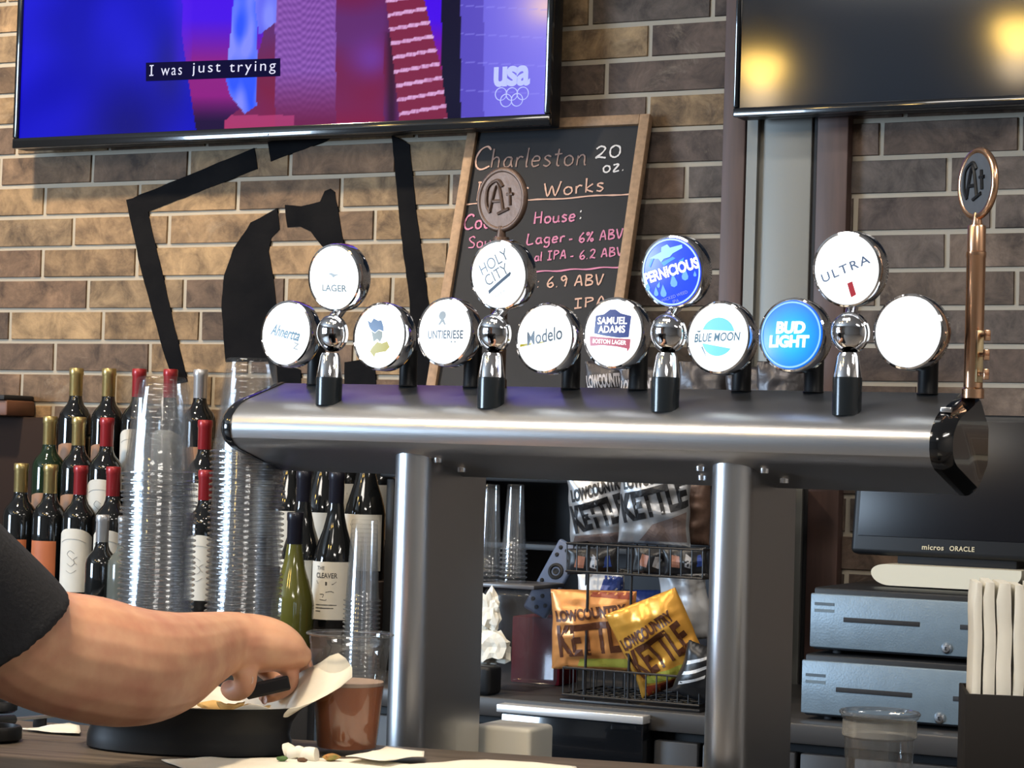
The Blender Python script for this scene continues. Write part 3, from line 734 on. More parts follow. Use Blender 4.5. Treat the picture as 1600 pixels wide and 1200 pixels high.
def art_poly(r, R3, R, polys, m, name, up=.0006):
    mb = MB(); mb.fixn = False
    for p in polys:
        bm = bmesh.new(); f = bm.faces.new([bm.verts.new(V((x*R, 0, z*R))) for x, z in p]); bm.normal_update(); bmesh.ops.triangulate(bm, faces=[f])
        for _ in range(4):
            e = [e for e in bm.edges if e.calc_length() > .004]
            if e: bmesh.ops.subdivide_edges(bm, edges=e, cuts=1); bmesh.ops.triangulate(bm, faces=bm.faces)
        for v in bm.verts: v.co = on_lens(mb, R3, v.co.x, v.co.z, R, up)
        mb.bm(bm)
    return mb.build(name, m, r, smooth=False)
def ell(cx, cz, rx, rz, n=24, a0=0, a1=360): return [(cx+rx*cos(rad(a0+(a1-a0)*i/n)), cz+rz*sin(rad(a0+(a1-a0)*i/n))) for i in range(n)]
ink_grey = inkm('ink_grey_blue', (120, 145, 160)); ink_blue = inkm('ink_soft_blue', (95, 150, 185)); ink_dark = inkm('ink_slate', (70, 95, 120))
ink_navy = inkm('ink_navy', (15, 60, 165)); ink_red = inkm('ink_red', (215, 40, 60)); ink_white = inkm('ink_lit_white', (255, 255, 255), 2.2)
ink_yel = inkm('ink_yellow', (225, 210, 40)); ink_cyan = inkm('ink_pale_cyan', (120, 225, 235), 1.1); ink_pale = inkm('ink_pale_grey', (190, 205, 215))

def a1(r, R3, R):
    art_text(r, R3, R, 'Ahnertta', .05, .03, 1.25, .38, ink_blue, shear=.35, ang=-11, bold=.025)
    art_text(r, R3, R, 'z', .52, -.42, .22, .22, ink_pale, ang=-15)
def a2(r, R3, R):
    art_text(r, R3, R, 'LAGER', .08, -.33, 1.0, .22, ink_grey, ang=-3, bold=.02)
    art_poly(r, R3, R, [[(-.18, .14), (.0, .16), (.12, .11), (.32, .1), (.14, .05), (.06, -.0), (.0, .07)], [(-.62, .1), (-.3, .15), (-.3, .17)], [(.45, .06), (.68, .0), (.66, .03)]], ink_pale, 'bird_mark')
def a3(r, R3, R):
    art_poly(r, R3, R, [[(-.45, .5), (-.3, .42), (-.2, .56), (0, .48), (.12, .5), (.22, .3), (.24, .14), (.05, .2), (-.1, .1), (-.28, .2), (-.36, .3)]], inkm('ink_hat_blue', (95, 140, 195)), 'blue_patch')
    art_poly(r, R3, R, [[(-.25, .16), (-.1, .08), (.05, .18), (.2, .12), (.2, -.05), (.12, -.2), (.0, -.1), (-.14, -.2), (-.2, 0)]], inkm('ink_face_grey', (165, 175, 165)), 'grey_patch')
    art_poly(r, R3, R, [[(-.2, -.38), (0, -.2), (.2, -.24), (.4, -.18), (.5, -.36), (.35, -.5), (.15, -.52), (-.05, -.56), (-.1, -.68), (-.18, -.6), (-.28, -.5)]], ink_yel, 'yellow_patch')
def a4(r, R3, R):
    art_text(r, R3, R, 'UNTIERIESE', .1, -.1, 1.35, .27, ink_dark, bold=.022)
    art_poly(r, R3, R, [ell(-.05, .5, .14, .14, 16), [(-.2, .2), (-.08, .38), (.02, .38), (.12, .2), (.05, .2), (-.03, .3), (-.12, .2)]], ink_pale, 'crest_mark')
    art_text(r, R3, R, '..', .42, -.33, .2, .05, ink_grey, name='small_print')
def a5(r, R3, R):
    art_text(r, R3, R, 'HOLY', -.1, .42, 1.15, .36, ink_dark, ang=27, bold=.0)
    art_text(r, R3, R, 'CITY', -.0, .02, .95, .34, ink_dark, ang=27, bold=.0)
    art_poly(r, R3, R, [[(-.32, -.58), (.5, -.02), (.54, .06), (.5, .1), (-.34, -.47)]], inkm('ink_dark_bar', (45, 75, 110)), 'dark_bar')
    art_text(r, R3, R, 'BEER', .12, -.55, .45, .12, ink_pale, name='small_print', ang=27)
def a6(r, R3, R):
    art_text(r, R3, R, 'Modelo', .05, .06, 1.3, .42, ink_dark, shear=.12, ang=9, bold=.015)
    art_poly(r, R3, R, [[(-.86, -.2), (-.4, -.16), (-.42, -.22), (-.86, -.28)], [(-.2, -.16), (.1, -.1), (.1, -.14), (-.2, -.2)]], ink_yel, 'yellow_marks')
def a7(r, R3, R):
    art_poly(r, R3, R, [[(-.62, -.02), (-.6, .52), (-.3, .56), (-.1, .7), (.1, .7), (.3, .58), (.66, .5), (.62, -.14), (.3, -.16), (-.2, -.1)]], ink_navy, 'shield')
    art_text(r, R3, R, 'SAMUEL', .02, .36, 1.05, .22, ink_white, up=.0014, bold=.02); art_text(r, R3, R, 'ADAMS', .02, .10, .95, .22, ink_white, up=.0014, bold=.02)
    art_poly(r, R3, R, [[(-.78, -.1), (-.3, -.14), (.3, -.18), (.68, -.2), (.66, -.46), (.58, -.58), (.56, -.48), (.2, -.42), (-.3, -.38), (-.76, -.4)]], inkm('ink_rose', (225, 90, 120), 1.1), 'ribbon')
    art_text(r, R3, R, 'BOSTON LAGER', -.05, -.28, 1.2, .13, ink_white, up=.0014, ang=-3, bold=.015)
def ringart(r, R3, R, m, r0=.93, r1=.99):
    n = 48; mb = MB(); mb.fixn = False; vs = []; fs = []
    for i in range(n):
        c, s = cos(2*pi*i/n), sin(2*pi*i/n); vs += [on_lens(mb, R3, r0*R*c, r0*R*s, R), on_lens(mb, R3, r1*R*c, r1*R*s, R)]
    for i in range(n): j = (i+1) % n; fs.append([2*i, 2*i+1, 2*j+1, 2*j])
    mb.add(vs, fs); mb.build('rim_ring', m, r, smooth=False)
def drop(cx, cz, s, t=0):
    p = [(0, 1.3), (.35, .5), (.55, 0), (.45, -.4), (0, -.6), (-.45, -.4), (-.55, 0), (-.35, .5)]
    return [(cx+s*(x*cos(t)-z*sin(t)), cz+s*(x*sin(t)+z*cos(t))) for x, z in p]
def a8(r, R3, R):
    ringart(r, R3, R, inkm('ink_ring_ice', (190, 225, 255), 1.2), .94, .99)
    art_poly(r, R3, R, [[(-.72, .42), (-.3, .6), (-.3, .74), (-.1, .82), (0, .72), (.4, .8), (.42, .7), (.1, .55), (.0, .45), (-.2, .4), (-.3, .3), (-.4, .4)]], inkm('ink_ice', (165, 240, 255), 1.1), 'splash')
    art_poly(r, R3, R, [[(-.76, .2), (-.66, .38), (-.56, .42), (-.7, .15)], [(-.3, .28), (.1, .45), (.2, .4), (.0, .3), (-.2, .18)], [(.3, .32), (.48, .42), (.44, .26)]], inkm('ink_mid_blue', (70, 170, 245), 1.0), 'splash')
    art_text(r, R3, R, 'PERNICIOUS', .02, .04, 1.9, .34, ink_white, ang=14, bold=.035, up=.0012)
    art_poly(r, R3, R, [drop(.12, -.32, .22, .1), drop(-.26, -.62, .2), drop(-.52, -.62, .15), drop(-.42, -.4, .1, -.4), drop(.5, -.14, .2), drop(.82, -.1, .09), drop(-.82, -.45, .16)], inkm('ink_drop', (120, 190, 250), 1.0), 'drops')
    art_text(r, R3, R, 'WICKED WEED', .1, -.72, .95, .09, ink_pale, name='small_print', ang=16); art_text(r, R3, R, 'IPA', .15, -.86, .22, .09, ink_pale, name='small_print', ang=10)
def a9(r, R3, R):
    art_poly(r, R3, R, [ell(.05, .06, .55, .52, 24, 12, 168), ell(.05, -.1, .52, .46, 24, 190, 335)], ink_cyan, 'moon')
    art_poly(r, R3, R, [[(-.72, .18), (-.58, .14), (-.45, .28), (-.55, .2)], [(-.5, -.3), (-.3, -.62), (-.28, -.64), (-.46, -.26)]], ink_blue, 'swirl')
    art_text(r, R3, R, 'BLUE MOON', .02, .0, 1.55, .26, ink_blue, ang=2, shear=.2, bold=.02)
def a10(r, R3, R):
    ringart(r, R3, R, inkm('ink_ring_pale_blue', (150, 215, 255), 1.1), .92, .97)
    art_text(r, R3, R, 'BUD', .02, .2, .95, .36, ink_white, bold=.05, up=.0012, shear=.06); art_text(r, R3, R, 'LIGHT', -.02, -.2, 1.3, .36, ink_white, bold=.05, up=.0012, shear=.06)
def a11(r, R3, R):
    art_text(r, R3, R, 'ULTRA', .0, .02, 1.6, .26, inkm('ink_steel_blue', (100, 125, 165)), ang=20, sp=1.25, bold=.012)
    art_poly(r, R3, R, [[(.06, -.4), (.22, -.34), (.32, -.72), (.16, -.8)]], ink_red, 'red_bar')
lens_navy = mat('lit_navy_lens', (.02, .03, .2), .3, emit=lin(18, 62, 232), strength=1.25)
def blue_grad_lens():
    m = mat('lit_blue_lens', (.02, .1, .4), .3, emit=lin(0, 120, 235), strength=1.15); nt = m.node_tree; b = nt.nodes['Principled BSDF']
    tc = nt.nodes.new('ShaderNodeTexCoord'); gr = nt.nodes.new('ShaderNodeTexGradient'); gr.gradient_type = 'SPHERICAL'; mp = nt.nodes.new('ShaderNodeMapping'); mp.inputs['Scale'].default_value = (24, 24, 24); mp.inputs['Location'].default_value = (0, 0, .05)
    nt.links.new(tc.outputs['Object'], mp.inputs[0]); nt.links.new(mp.outputs[0], gr.inputs[0]); cr = nt.nodes.new('ShaderNodeValToRGB')
    cr.color_ramp.elements[0].color = lin(0, 78, 205); cr.color_ramp.elements[1].color = lin(20, 190, 250); cr.color_ramp.elements[1].position = .8
    nt.links.new(gr.outputs[0], cr.inputs[0]); nt.links.new(cr.outputs[0], b.inputs['Emission Color']); return m
lens_blue = blue_grad_lens()
B1, B2, B3, B4 = (517, 521), (770, 521), (1042, 521), (1326, 520)
badge((446, 521), label='white lit tap badge with slanted blue cursive lettering, lowest left of all', art=a1, tilt=-2)
badge((592, 525), label='white lit tap badge printed with a blue and yellow figure', art=a3, tilt=-2)
badge((521, 434), B1, label='white lit tap badge with small grey LAGER lettering, top of the leftmost trio', art=a2, tilt=6)
badge((694, 518), label='white lit tap badge with a small crest over a row of grey capitals', art=a4, tilt=-2)
badge((850, 528), label='white lit tap badge with slate name lettering and a yellow underline', art=a6, tilt=-2)
badge((778, 430), B2, label='white lit tap badge with tilted two-line lettering and a dark diagonal bar', art=a5, tilt=6)
badge((957, 520), label='white lit tap badge with a navy shield and rose ribbon', art=a7, tilt=-2)
badge((1121, 527), label='white lit tap badge with a pale cyan moon behind blue lettering', art=a9, tilt=-2)
badge((1049, 425), B3, lens=lens_navy, label='dark blue lit tap badge with water drops and white lettering', art=a8, tilt=6)
badge((1236, 523), lens=lens_blue, label='bright blue lit tap badge with two lines of bold white capitals', art=a10, tilt=-2)
badge((1418, 518), label='blank white lit tap badge, rightmost of all the badges', tilt=-2)
badge((1322, 421), B4, label='white lit tap badge with slanted ULTRA lettering over a red bar', art=a11, tilt=6)

# ---- copper key handles
def key_handle(u, v, wz, Y, yaw, label, metal, face, teeth=True):
    c = PY(u, v, Y); zb_ = top_z(Y)
    r = thing('key_tap_handle', label, 'tap handle', (c.x, c.y, zb_), (0, 0, rad(yaw))); zc = c.z-zb_; a = .034; b = .037
    mb = MB(); n = 40
    mb.rings([[V((a*s*cos(2*pi*k/n), y, zc+b*s*sin(2*pi*k/n))) for k in range(n)] for y, s in ((-.003, .97), (-.0022, .985), (.0022, .985), (.003, .97))]); mb.build('plate', face, r)
    mb = MB(); mb.tube([(a*cos(2*pi*k/n), 0, zc+b*sin(2*pi*k/n)) for k in range(n)], .0042, 10, closed=True); mb.build('rim', metal, r)
    mb = MB()  # raised monogram on the front of the plate
    for pts in ([(-.017, -.015), (-.006, .020), (.004, -.016)], [(-.012, -.002), (.0, -.002)], [(.002, .016), (-.006, .024), (-.02, .016), (-.022, -.004), (-.016, -.016)], [(.012, .014), (.014, -.008)], [(.009, .006), (.018, .006)], [(-.004, -.018), (.012, -.012)]):
        mb.tube([(x, -.0035, zc+z) for x, z in smooth_line(pts)], .0022, 6)
    mb.build('monogram', blackp if teeth else copper_d, r)
    z1 = zc-b-.010; z2 = z1-.032
    MB().lathe([(.004, z1+.014), (.006, z1+.002), (.0055, z1-.002)], 20).build('neck', metal, r)
    MB().lathe([(.0005, z1), (.0095, z1), (.0102, z1-.002), (.0102, z2+.003), (.0112, z2+.002), (.0112, z2-.003), (.0106, z2-.004), (.0106, .012), (.0125, .010), (.0125, 0)], 32).build('shank', metal, r)
    if teeth:
        zt_ = zc-b-.128
        bit = MB().box((.004, -.0045, zt_-.058), (.013, .0045, zt_), .001)
        bit.build('key_bit', mat('worn_brass', (.62, .50, .30), .3, 1), r)
        for k, l in ((0, .028), (1, .027), (2, .027)):
            z = zt_-.004-k*.0215
            MB().box((.012, -.0035, z-.004), (l, .0035, z+.001), .001).box((l-.004, -.0035, z-.008), (l, .0035, z+.004), .001).build('tooth', metal, r)
key_handle(1528, 287, 0, YN+.10, -42, 'tall copper key shaped tap handle at the right end of the tower', copper, pewter)
key_handle(785, 312, 0, YN+.115, -8, 'brown copper key tap handle rising behind a white badge before the chalkboard', copper_d, copper_d, False)
# ================================================================== CHALKBOARD
def chalkboard():
    LE = rad(15); ey = V((0, sin(LE), cos(LE))); top = PY(1017, 179, YW-.03)
    f0 = Frame(top, (1, 0, 0), ey); aL = (f0.px(724, 240)[0]+f0.px(690, 480)[0])/2
    H = (top.z-ZH)/cos(LE)-.001; W = -aL
    fr = Frame(top+V((1, 0, 0))*aL-ey*H, (1, 0, 0), ey); fr.o -= fr.n*.002
    r = thing('chalkboard', 'framed chalkboard beer menu leaning on the wall, handwritten in coloured chalk', 'chalkboard', m=fr.mat()); fb = .022
    mb = MB()
    mb.box((0, 0, -.012), (fb, H, .008), .002); mb.box((W-fb, 0, -.012), (W, H, .008), .002); mb.box((fb, H-fb, -.012), (W-fb, H, .008), .002); mb.box((fb, 0, -.012), (W-fb, fb, .008), .002)
    mb.build('frame', wood_frame, r)
    MB().box((fb-.002, fb-.002, -.008), (W-fb+.002, H-fb+.002, -.001)).build('slate', mat('chalk_slate', (.017, .018, .022), .8, noise_amt=.35, noise_scale=6), r)
    fr.o += fr.n*.0
    P = lambda u, v: V(fr.px(u, v)); fn = lambda x, y, z: (x, y, z)
    px = .00104
    def wr(name, m, items):
        for t, a, b, h, wd in items:
            mb = MB(); mb.fixn = False
            if t == '_': ribbon(mb, [tuple(P(*a).lerp(P(*b), k/20)+V((0, .0012*sin(k*.9)))) for k in range(21)], wd*px, fn, .0006)
            else: handwrite(mb, t, P(*a), P(*b), h*px, wd*px, fn, .0006)
            mb.build(name, m, r, smooth=False)
    wr('brown_chalk_writing', mat('chalk_brown', (.24, .165, .145), .95), [('harleston', (766, 262), (916, 258), 40, 3.0)])
    wr('peach_chalk_writing', mat('chalk_peach', (.52, .33, .26), .95), [('C', (740, 266), (765, 264), 50, 3.6), ('Beer', (744, 314), (826, 309), 40, 3.4), ('Works', (849, 308), (944, 298), 30, 3.2), ('_', (727, 320), (984, 303), 0, 3), (': 6.9 ABV', (838, 450), (942, 445), 22, 3), ('IPA', (897, 482), (948, 477), 19, 3)])
    wr('white_chalk_writing', mat('chalk_white', (.58, .56, .56), .95), [('20', (929, 248), (970, 245), 25, 3.4), ('oz.', (942, 270), (976, 266), 26, 3.2), (':', (903, 343), (912, 342), 28, 4)])
    wr('pink_chalk_writing', mat('chalk_pink', (.50, .19, .30), .95), [('Coast', (724, 359), (790, 354), 32, 3.6), ('House', (834, 350), (899, 345), 25, 3.4), ('South', (731, 388), (790, 384), 24, 2.6), ('Lager', (823, 382), (883, 378), 22, 3.2), ('- 6% ABV', (888, 381), (973, 372), 20, 3.0), ('al IPA', (835, 408), (885, 404), 18, 2.8), ('- 6.2 ABV', (890, 407), (973, 399), 18, 2.8), ('_', (838, 425), (970, 417), 0, 3), ('lu', (734, 598), (760, 594), 38, 4)])
chalkboard()

# ================================================================== PLASTIC CUPS
def cup_mesh(h, r_rim, r_base, name, up=False):
    """upside down by default: open rim at z=0, base at z=h"""
    s = lambda z: z if not up else h-z
    prof = [(r_rim-.0012, s(.0005))]
    mb = MB(); k = 40
    ring = [(r_rim-.0012, .0), (r_rim+.0010, .0), (r_rim+.0021, .0009), (r_rim+.0021, .0022), (r_rim+.0008, .0031), (r_rim-.0008, .0034)]
    mb.cur = 1; mb.lathe([(r, s(z)) for r, z in ring], k)
    mb.cur = 0; rr = lambda z: r_rim-.0008+(r_base-r_rim)*(z/h)
    pr = [(rr(z), s(z)) for z in (.0034, .012)] + [(rr(.013)-.0006, s(.013))] + [(rr(z)-.0006, s(z)) for z in (.03, .06*h/.12, .09*h/.12, h-.006)] + [(r_base-.0008, s(h-.003)), (r_base-.003, s(h))]
    mb.lathe(pr, k); mb.cur = 2; mb.lathe([(r_base-.003, s(h)), (r_base*.5, s(h-.0012)), (.0005, s(h-.0015))], k); mb.cur = 0
    return mb
CUPG = 'clear plastic cups nested upside down in two tall stacks'
def cup_stack(u0, u1, vt, vr, D, zbase, which, tiltdeg, pitch=.0072):
    top = PD(u0, vt, D); rim = PD(u1, vr, D); h = top.z-rim.z
    n = max(2, int((rim.z-zbase)/pitch)); z0 = rim.z-n*pitch
    first = None; ax = FWD.copy(); dirv = (Matrix.Rotation(-rad(tiltdeg), 3, 'Y') @ V((0, 0, 1)))
    base = V((rim.x, rim.y, rim.z))
    for i in range(n+1):
        if first is None:
            o = cup_mesh(h, .0478, .0335, 'plastic_cup').build('plastic_cup', [cupm, cupm2, cupb]); first = o
        else: o = first.copy(); COL.objects.link(o)
        k = i*pitch; j = random.uniform(-.0006, .0006)
        tt = tiltdeg*max(0, 1-(n-i)/14)   # the lean straightens towards the foot
        o.location = (base.x+j+max(0, (rim.z-(z0+k)))*0, base.y+random.uniform(-.0006, .0006), z0+k)
        o.rotation_euler = (random.uniform(-.006, .006), rad(tt)+random.uniform(-.006, .006), random.uniform(0, 6))
        lab = ('topmost upside-down clear plastic cup of the %s tall stack' if i == n else 'clear plastic cup nested in the rimmed column of the %s tall stack') % which
        tag(o, lab, 'plastic cup', CUPG)
    return z0
ZS = 1.135
c1 = PD(249, 960, 2.93); c2 = PD(389, 960, 2.93)
st = thing('cup_stand', 'black stand holding the tall cup stacks behind the hand', 'stand', ((c1.x+c2.x)/2, (c1.y+c2.y)/2, ZU), (0, 0, atan2(c2.y-c1.y, c2.x-c1.x)))
MB().box((-.135, -.06, ZS-ZU-.012), (.152, .06, ZS-ZU), .003).build('top_plate', blackp, st)
MB().box((-.125, -.05, 0), (.145, .05, ZS-ZU-.0125), .004).build('box_body', blackm, st)
cup_stack(270, 250, 590, 742, 2.93, ZS+.0008, 'left', 3.5)
cup_stack(389, 388, 560, 708, 2.93, ZS+.0008, 'right', .5)

def pint():
    b = PZ(541, 1176, ZB); h = .134
    r = thing('beer_pint', 'clear plastic pint cup of amber beer standing beside the food basket', 'drink', (b.x, b.y, ZB+.001))
    rr, rb = .0475, .0345
    mb = cup_mesh(h, rr, rb, 'cup', True); mb.build('cup', [clear_plastic('pint_plastic', (.93, .94, .945), .42, .03, .02), cupm2, cupb], r)
    rad_ = lambda z: rb+(rr-rb)*z/h-.0022; zl = .0755
    beer = mat('amber_beer', (.27, .085, .032), .3, spec=.3)
    MB().lathe([(.0005, .006), (rad_(.006), .006), (rad_(.03), .03), (rad_(zl), zl), (.0005, zl)], 40).build('beer', beer, r)
    MB().lathe([(.0005, zl+.0005), (rad_(zl)-.0003, zl+.0002), (rad_(zl), zl+.004), (rad_(zl)-.002, zl+.0042), (rad_(zl)-.012, zl+.0025), (.0005, zl+.002)], 40).build('foam', mat('beer_foam', (.34, .25, .20), .8), r)
pint()
def tumbler():
    c = PD(1375, 1112, 2.36); h = c.z-ZB
    r = thing('plastic_tumbler', 'short clear plastic cup in front of the lower cash drawer', 'plastic cup', (c.x, c.y, ZB+.0008))
    rm = .0405; rb = .0325; hz = clear_plastic('tumbler_plastic', (.88, .89, .89), .6, .08, .03)
    prof = [(.0005, .003), (rb-.004, .003), (rb-.001, 0), (rb, .002), (rb+.0035, h*.45), (rb+.0042, h*.66), (rb+.0062, h*.68), (rm-.002, h*.9), (rm, h*.92), (rm+.0008, h-.004)]
    MB().lathe(prof, 44).build('cup', hz, r)
    MB().lathe([(rm+.0002, h-.004), (rm+.0018, h-.0035), (rm+.0022, h-.0015), (rm+.0008, h), (rm-.001, h-.001), (rm-.001, h-.004)], 44).build('rim', cupm2, r)
    MB().lathe([(rb+.0046, h*.66), (rb+.0066, h*.69), (rm-.0018, h*.88)], 44).build('frosted_band', clear_plastic('frosted_band', (.9, .9, .9), .2, .3, .22, (.6, .6, .57)), r)
tumbler()

# ================================================================== WINE
glass_dk = mat('bottle_glass_dark', (.008, .009, .010), .06, spec=.6, coat=.3)
glass_gr = mat('bottle_glass_green', (.010, .022, .012), .06, spec=.6, coat=.3)
glass_ol = mat('bottle_glass_olive', (.085, .085, .018), .1, spec=.6, coat=.3)
gold_f = mat('gold_foil', (.52, .40, .17), .3, .8, bump=.15, bump_scale=120); red_f = mat('red_foil', (.30, .02, .025), .35, .2, coat=.3); silver_f = mat('silver_foil', (.62, .62, .63), .3, .7); black_f = mat('black_foil', (.012, .012, .02), .3)
lab_w = mat('label_white', (.62, .60, .54), .7, noise_amt=.06, noise_scale=30); lab_o = mat('label_orange', (.55, .16, .06), .6, noise_amt=.3, noise_scale=12); lab_t = mat('label_tan', (.42, .22, .12), .6, noise_amt=.3, noise_scale=12)
ink = mat('label_ink', (.06, .06, .06), .7); ink_lt = mat('label_ink_light', (.3, .29, .27), .7)
PROTO = {}
def bottle_proto(shape, glass, foil, label, extra):
    r = empty('wine_bottle'); Rb = .0365 if shape == 'bordeaux' else .0405; h = .30
    if shape == 'bordeaux': pr = [(.0005, .004), (Rb-.008, .004), (Rb-.003, 0), (Rb, .004), (Rb, .185), (Rb-.002, .196), (Rb-.008, .207), (Rb-.017, .217), (.0155, .228), (.0142, .24), (.0138, .255)]
    else: pr = [(.0005, .004), (Rb-.008, .004), (Rb-.003, 0), (Rb, .004), (Rb, .128), (Rb-.003, .145), (Rb-.009, .166), (Rb-.017, .19), (.0175, .215), (.0150, .235), (.0140, .255)]
    MB().lathe(pr, 36).build('glass', glass, r)
    MB().lathe([(.0141, .236), (.0148, .237), (.0150, .283), (.0162, .285), (.0162, .297), (.015, .2995), (.0005, .30)], 28).build('capsule', foil, r)
    if label:
        def arc(name, m, z0, z1, half, r_, top=0, n=20):
            mb = MB(); vs = []; fs = []
            for i in range(n+1):
                a = -pi/2+half*(2*i/n-1); t = 2*i/n-1
                for z in (z0, z1-top*abs(t)**2.5, ):
                    vs.append((r_*cos(a), r_*sin(a), z))
                vs += [((r_-.0006)*cos(a), (r_-.0006)*sin(a), z1-top*abs(t)**2.5), ((r_-.0006)*cos(a), (r_-.0006)*sin(a), z0)]
            for i in range(n):
                for k in range(4): fs.append([4*i+k, 4*i+(k+1) % 4, 4*i+4+(k+1) % 4, 4*i+4+k])
            return mb.add(vs, fs).build(name, m, r)
        def on(x, z, up=.0003): a = -pi/2+x/Rb; return ((Rb+.0005+up)*cos(a), (Rb+.0005+up)*sin(a), z)
        if label == 'crest':
            arc('label', lab_w, .03, .165, 1.25, Rb+.0005, .018)
            mb = MB()
            for pts in ([(-.03, .135), (-.012, .142), (.012, .142), (.03, .135)], [(.006, .112), (-.004, .118), (-.010, .110), (-.002, .102), (.007, .094), (.0, .085), (-.01, .09)], [(.012, .105), (.004, .098), (.012, .088)], [(-.012, .075), (.0, .070), (.011, .077)]):
                mb.tube([on(x, z) for x, z in smooth_line(pts)], .0005, 5)
            mb.build('label_print', ink_lt, r)
        elif label == 'orange': arc('label', lab_o, .045, .135, .85, Rb+.0005)
        elif label == 'tan': arc('label', lab_t, .05, .13, .8, Rb+.0005, .006)
        elif label == 'white': arc('label', lab_w, .03, .10, 1.2, Rb+.0005)
        elif label in ('name', 'plain'):
            arc('label', lab_w, .018, .128, 1.2, Rb+.0005)
            mb = MB(); mb.fixn = False
            def t(txt, z, w_, h_, x=0, b=.01):
                vs, fs = text_mesh(txt, 1, b, 0, 1, fit=(w_, h_), maxedge=.3); mb.add([on(x+a, z+c) for a, c in vs], fs)
            if label == 'name':
                t('THE', .116, .017, .007, -.012); t('CLEAVER', .102, .044, .010, 0, .02)
                for z, a, b in ((.046, -.022, .022), (.040, -.022, .016), (.034, -.022, -.01)): ribbon(mb, [(a+(b-a)*k/8, z) for k in range(9)], .0016, lambda x, z, k: on(x, z))
                mb.add([on(x, z) for x, z in [(-.022, .092), (-.018, .086), (0, .083), (.014, .085), (.021, .091), (.0, .090)]], [[0, 1, 2, 5], [5, 2, 3, 4]])
                for pts in ([(-.012, .066), (-.004, .066), (-.006, .06)], [(.0, .07), (.01, .072), (.016, .070)], [(-.012, .056), (0, .055), (.002, .057)]): ribbon(mb, smooth_line(pts), .0012, lambda x, z, k: on(x, z))
            else: mb.add([on(x, z) for x, z in [(-.02, .11), (.02, .11), (.02, .106), (-.02, .106)]], [[0, 1, 2, 3]])
            mb.build('label_print', ink, r, smooth=False)
    return r
BOT = 'wine bottles on the stepped rack'
def bottle(u, v, Y, shape, glass, foil, label, text, yaw=16, sc=1):
    key = (shape, glass.name, foil.name, label)
    p = PY(u, v, Y); loc = (p.x, p.y, p.z-.30*sc)
    if key not in PROTO: r = bottle_proto(shape, glass, foil, label, None); PROTO[key] = r
    else: r = copy_tree(PROTO[key])
    r.location = loc; r.rotation_euler = (0, 0, rad(yaw)); r.scale = (sc, sc, sc); tag(r, text, 'wine bottle', BOT); return p.z-.30*sc
bx = 'bordeaux'
Y4, Y3, Y2, Y1 = 4.065, 3.975, 3.885, 3.795
zs = {}
zs[Y4] = [bottle(120, 574, Y4, bx, glass_dk, gold_f, 'tan', 'dark wine bottle with gold capsule, leftmost of the rearmost row'), bottle(171, 574, Y4, bx, glass_dk, gold_f, 'tan', 'dark wine bottle with gold capsule, second in the rearmost row'), bottle(218, 576, Y4, bx, glass_dk, red_f, 'crest', 'red capsuled wine bottle with cream crest label, third in the rearmost row'), bottle(267, 574, Y4, bx, glass_dk, red_f, 'crest', 'red capsuled wine bottle peeking above the left cup stack'), bottle(314, 577, Y4, bx, glass_dk, silver_f, 'tan', 'wine bottle with silver capsule between the two cup stacks')]
zs[Y3] = [bottle(79, 647, Y3, bx, glass_gr, gold_f, 'tan', 'greenish wine bottle with gold capsule, leftmost of the second row from the back'), bottle(124, 649, Y3, bx, glass_dk, gold_f, 'tan', 'gold capsuled wine bottle, second from left in the second row from the back'), bottle(168, 649, Y3, bx, glass_dk, red_f, 'crest', 'red capsuled wine bottle just left of the left cup stack, second row from the back'), bottle(321, 656, Y3, bx, glass_dk, red_f, 'crest', 'red capsuled wine bottle under the silver one between the cup stacks')]
zs[Y2] = [bottle(34, 721, Y2, bx, glass_dk, gold_f, 'orange', 'gold capsuled wine bottle with orange label at the far left'), bottle(80, 723, Y2, bx, glass_dk, gold_f, 'orange', 'gold capsuled wine bottle above the black sleeve, second from left in its row'), bottle(127, 724, Y2, bx, glass_dk, red_f, 'crest', 'red capsuled wine bottle showing its whole cream crest label'), bottle(178, 724, Y2, bx, glass_dk, red_f, 'crest', 'red capsuled wine bottle half hidden by the left cup stack'), bottle(322, 734, Y2, bx, glass_dk, red_f, 'crest', 'red capsuled wine bottle lowest between the two cup stacks')]
zs[Y1] = [bottle(161, 804, Y1, bx, glass_dk, silver_f, 'white', 'dark wine bottle with silver capsule above the forearm', sc=.9), bottle(196, 800, Y1, bx, mat('bottle_glass_smoke', (.10, .11, .10), .08, spec=.6), silver_f, 'white', 'pale wine bottle with white label beside the left cup stack', sc=.9)]
bg = 'burgundy'; Yd, Yb, Ya, Yc = 3.94, 3.82, 3.70, 3.60
zs['d'] = [bottle(432, 622, Yd, bg, glass_dk, black_f, 'plain', 'dark bottle in the hidden rear row under the tower, left'), bottle(486, 622, Yd, bg, glass_dk, black_f, 'plain', 'dark bottle in the hidden rear row under the tower, second from left'), bottle(540, 622, Yd, bg, glass_dk, black_f, 'plain', 'dark bottle in the hidden rear row under the tower, third from left'), bottle(592, 622, Yd, bg, glass_dk, black_f, 'plain', 'dark bottle in the hidden rear row under the tower, beside the left pillar')]
zs['b'] = [bottle(455, 664, Yb, bg, glass_dk, black_f, 'plain', 'dark bottle behind the olive one, leftmost under the tower'), bottle(508, 664, Yb, bg, glass_dk, black_f, 'plain', 'dark bottle standing behind the lettered cream label bottle'), bottle(575, 664, Yb, bg, glass_dk, black_f, 'plain', 'dark bottle behind the slim cup stack, rightmost under the tower')]
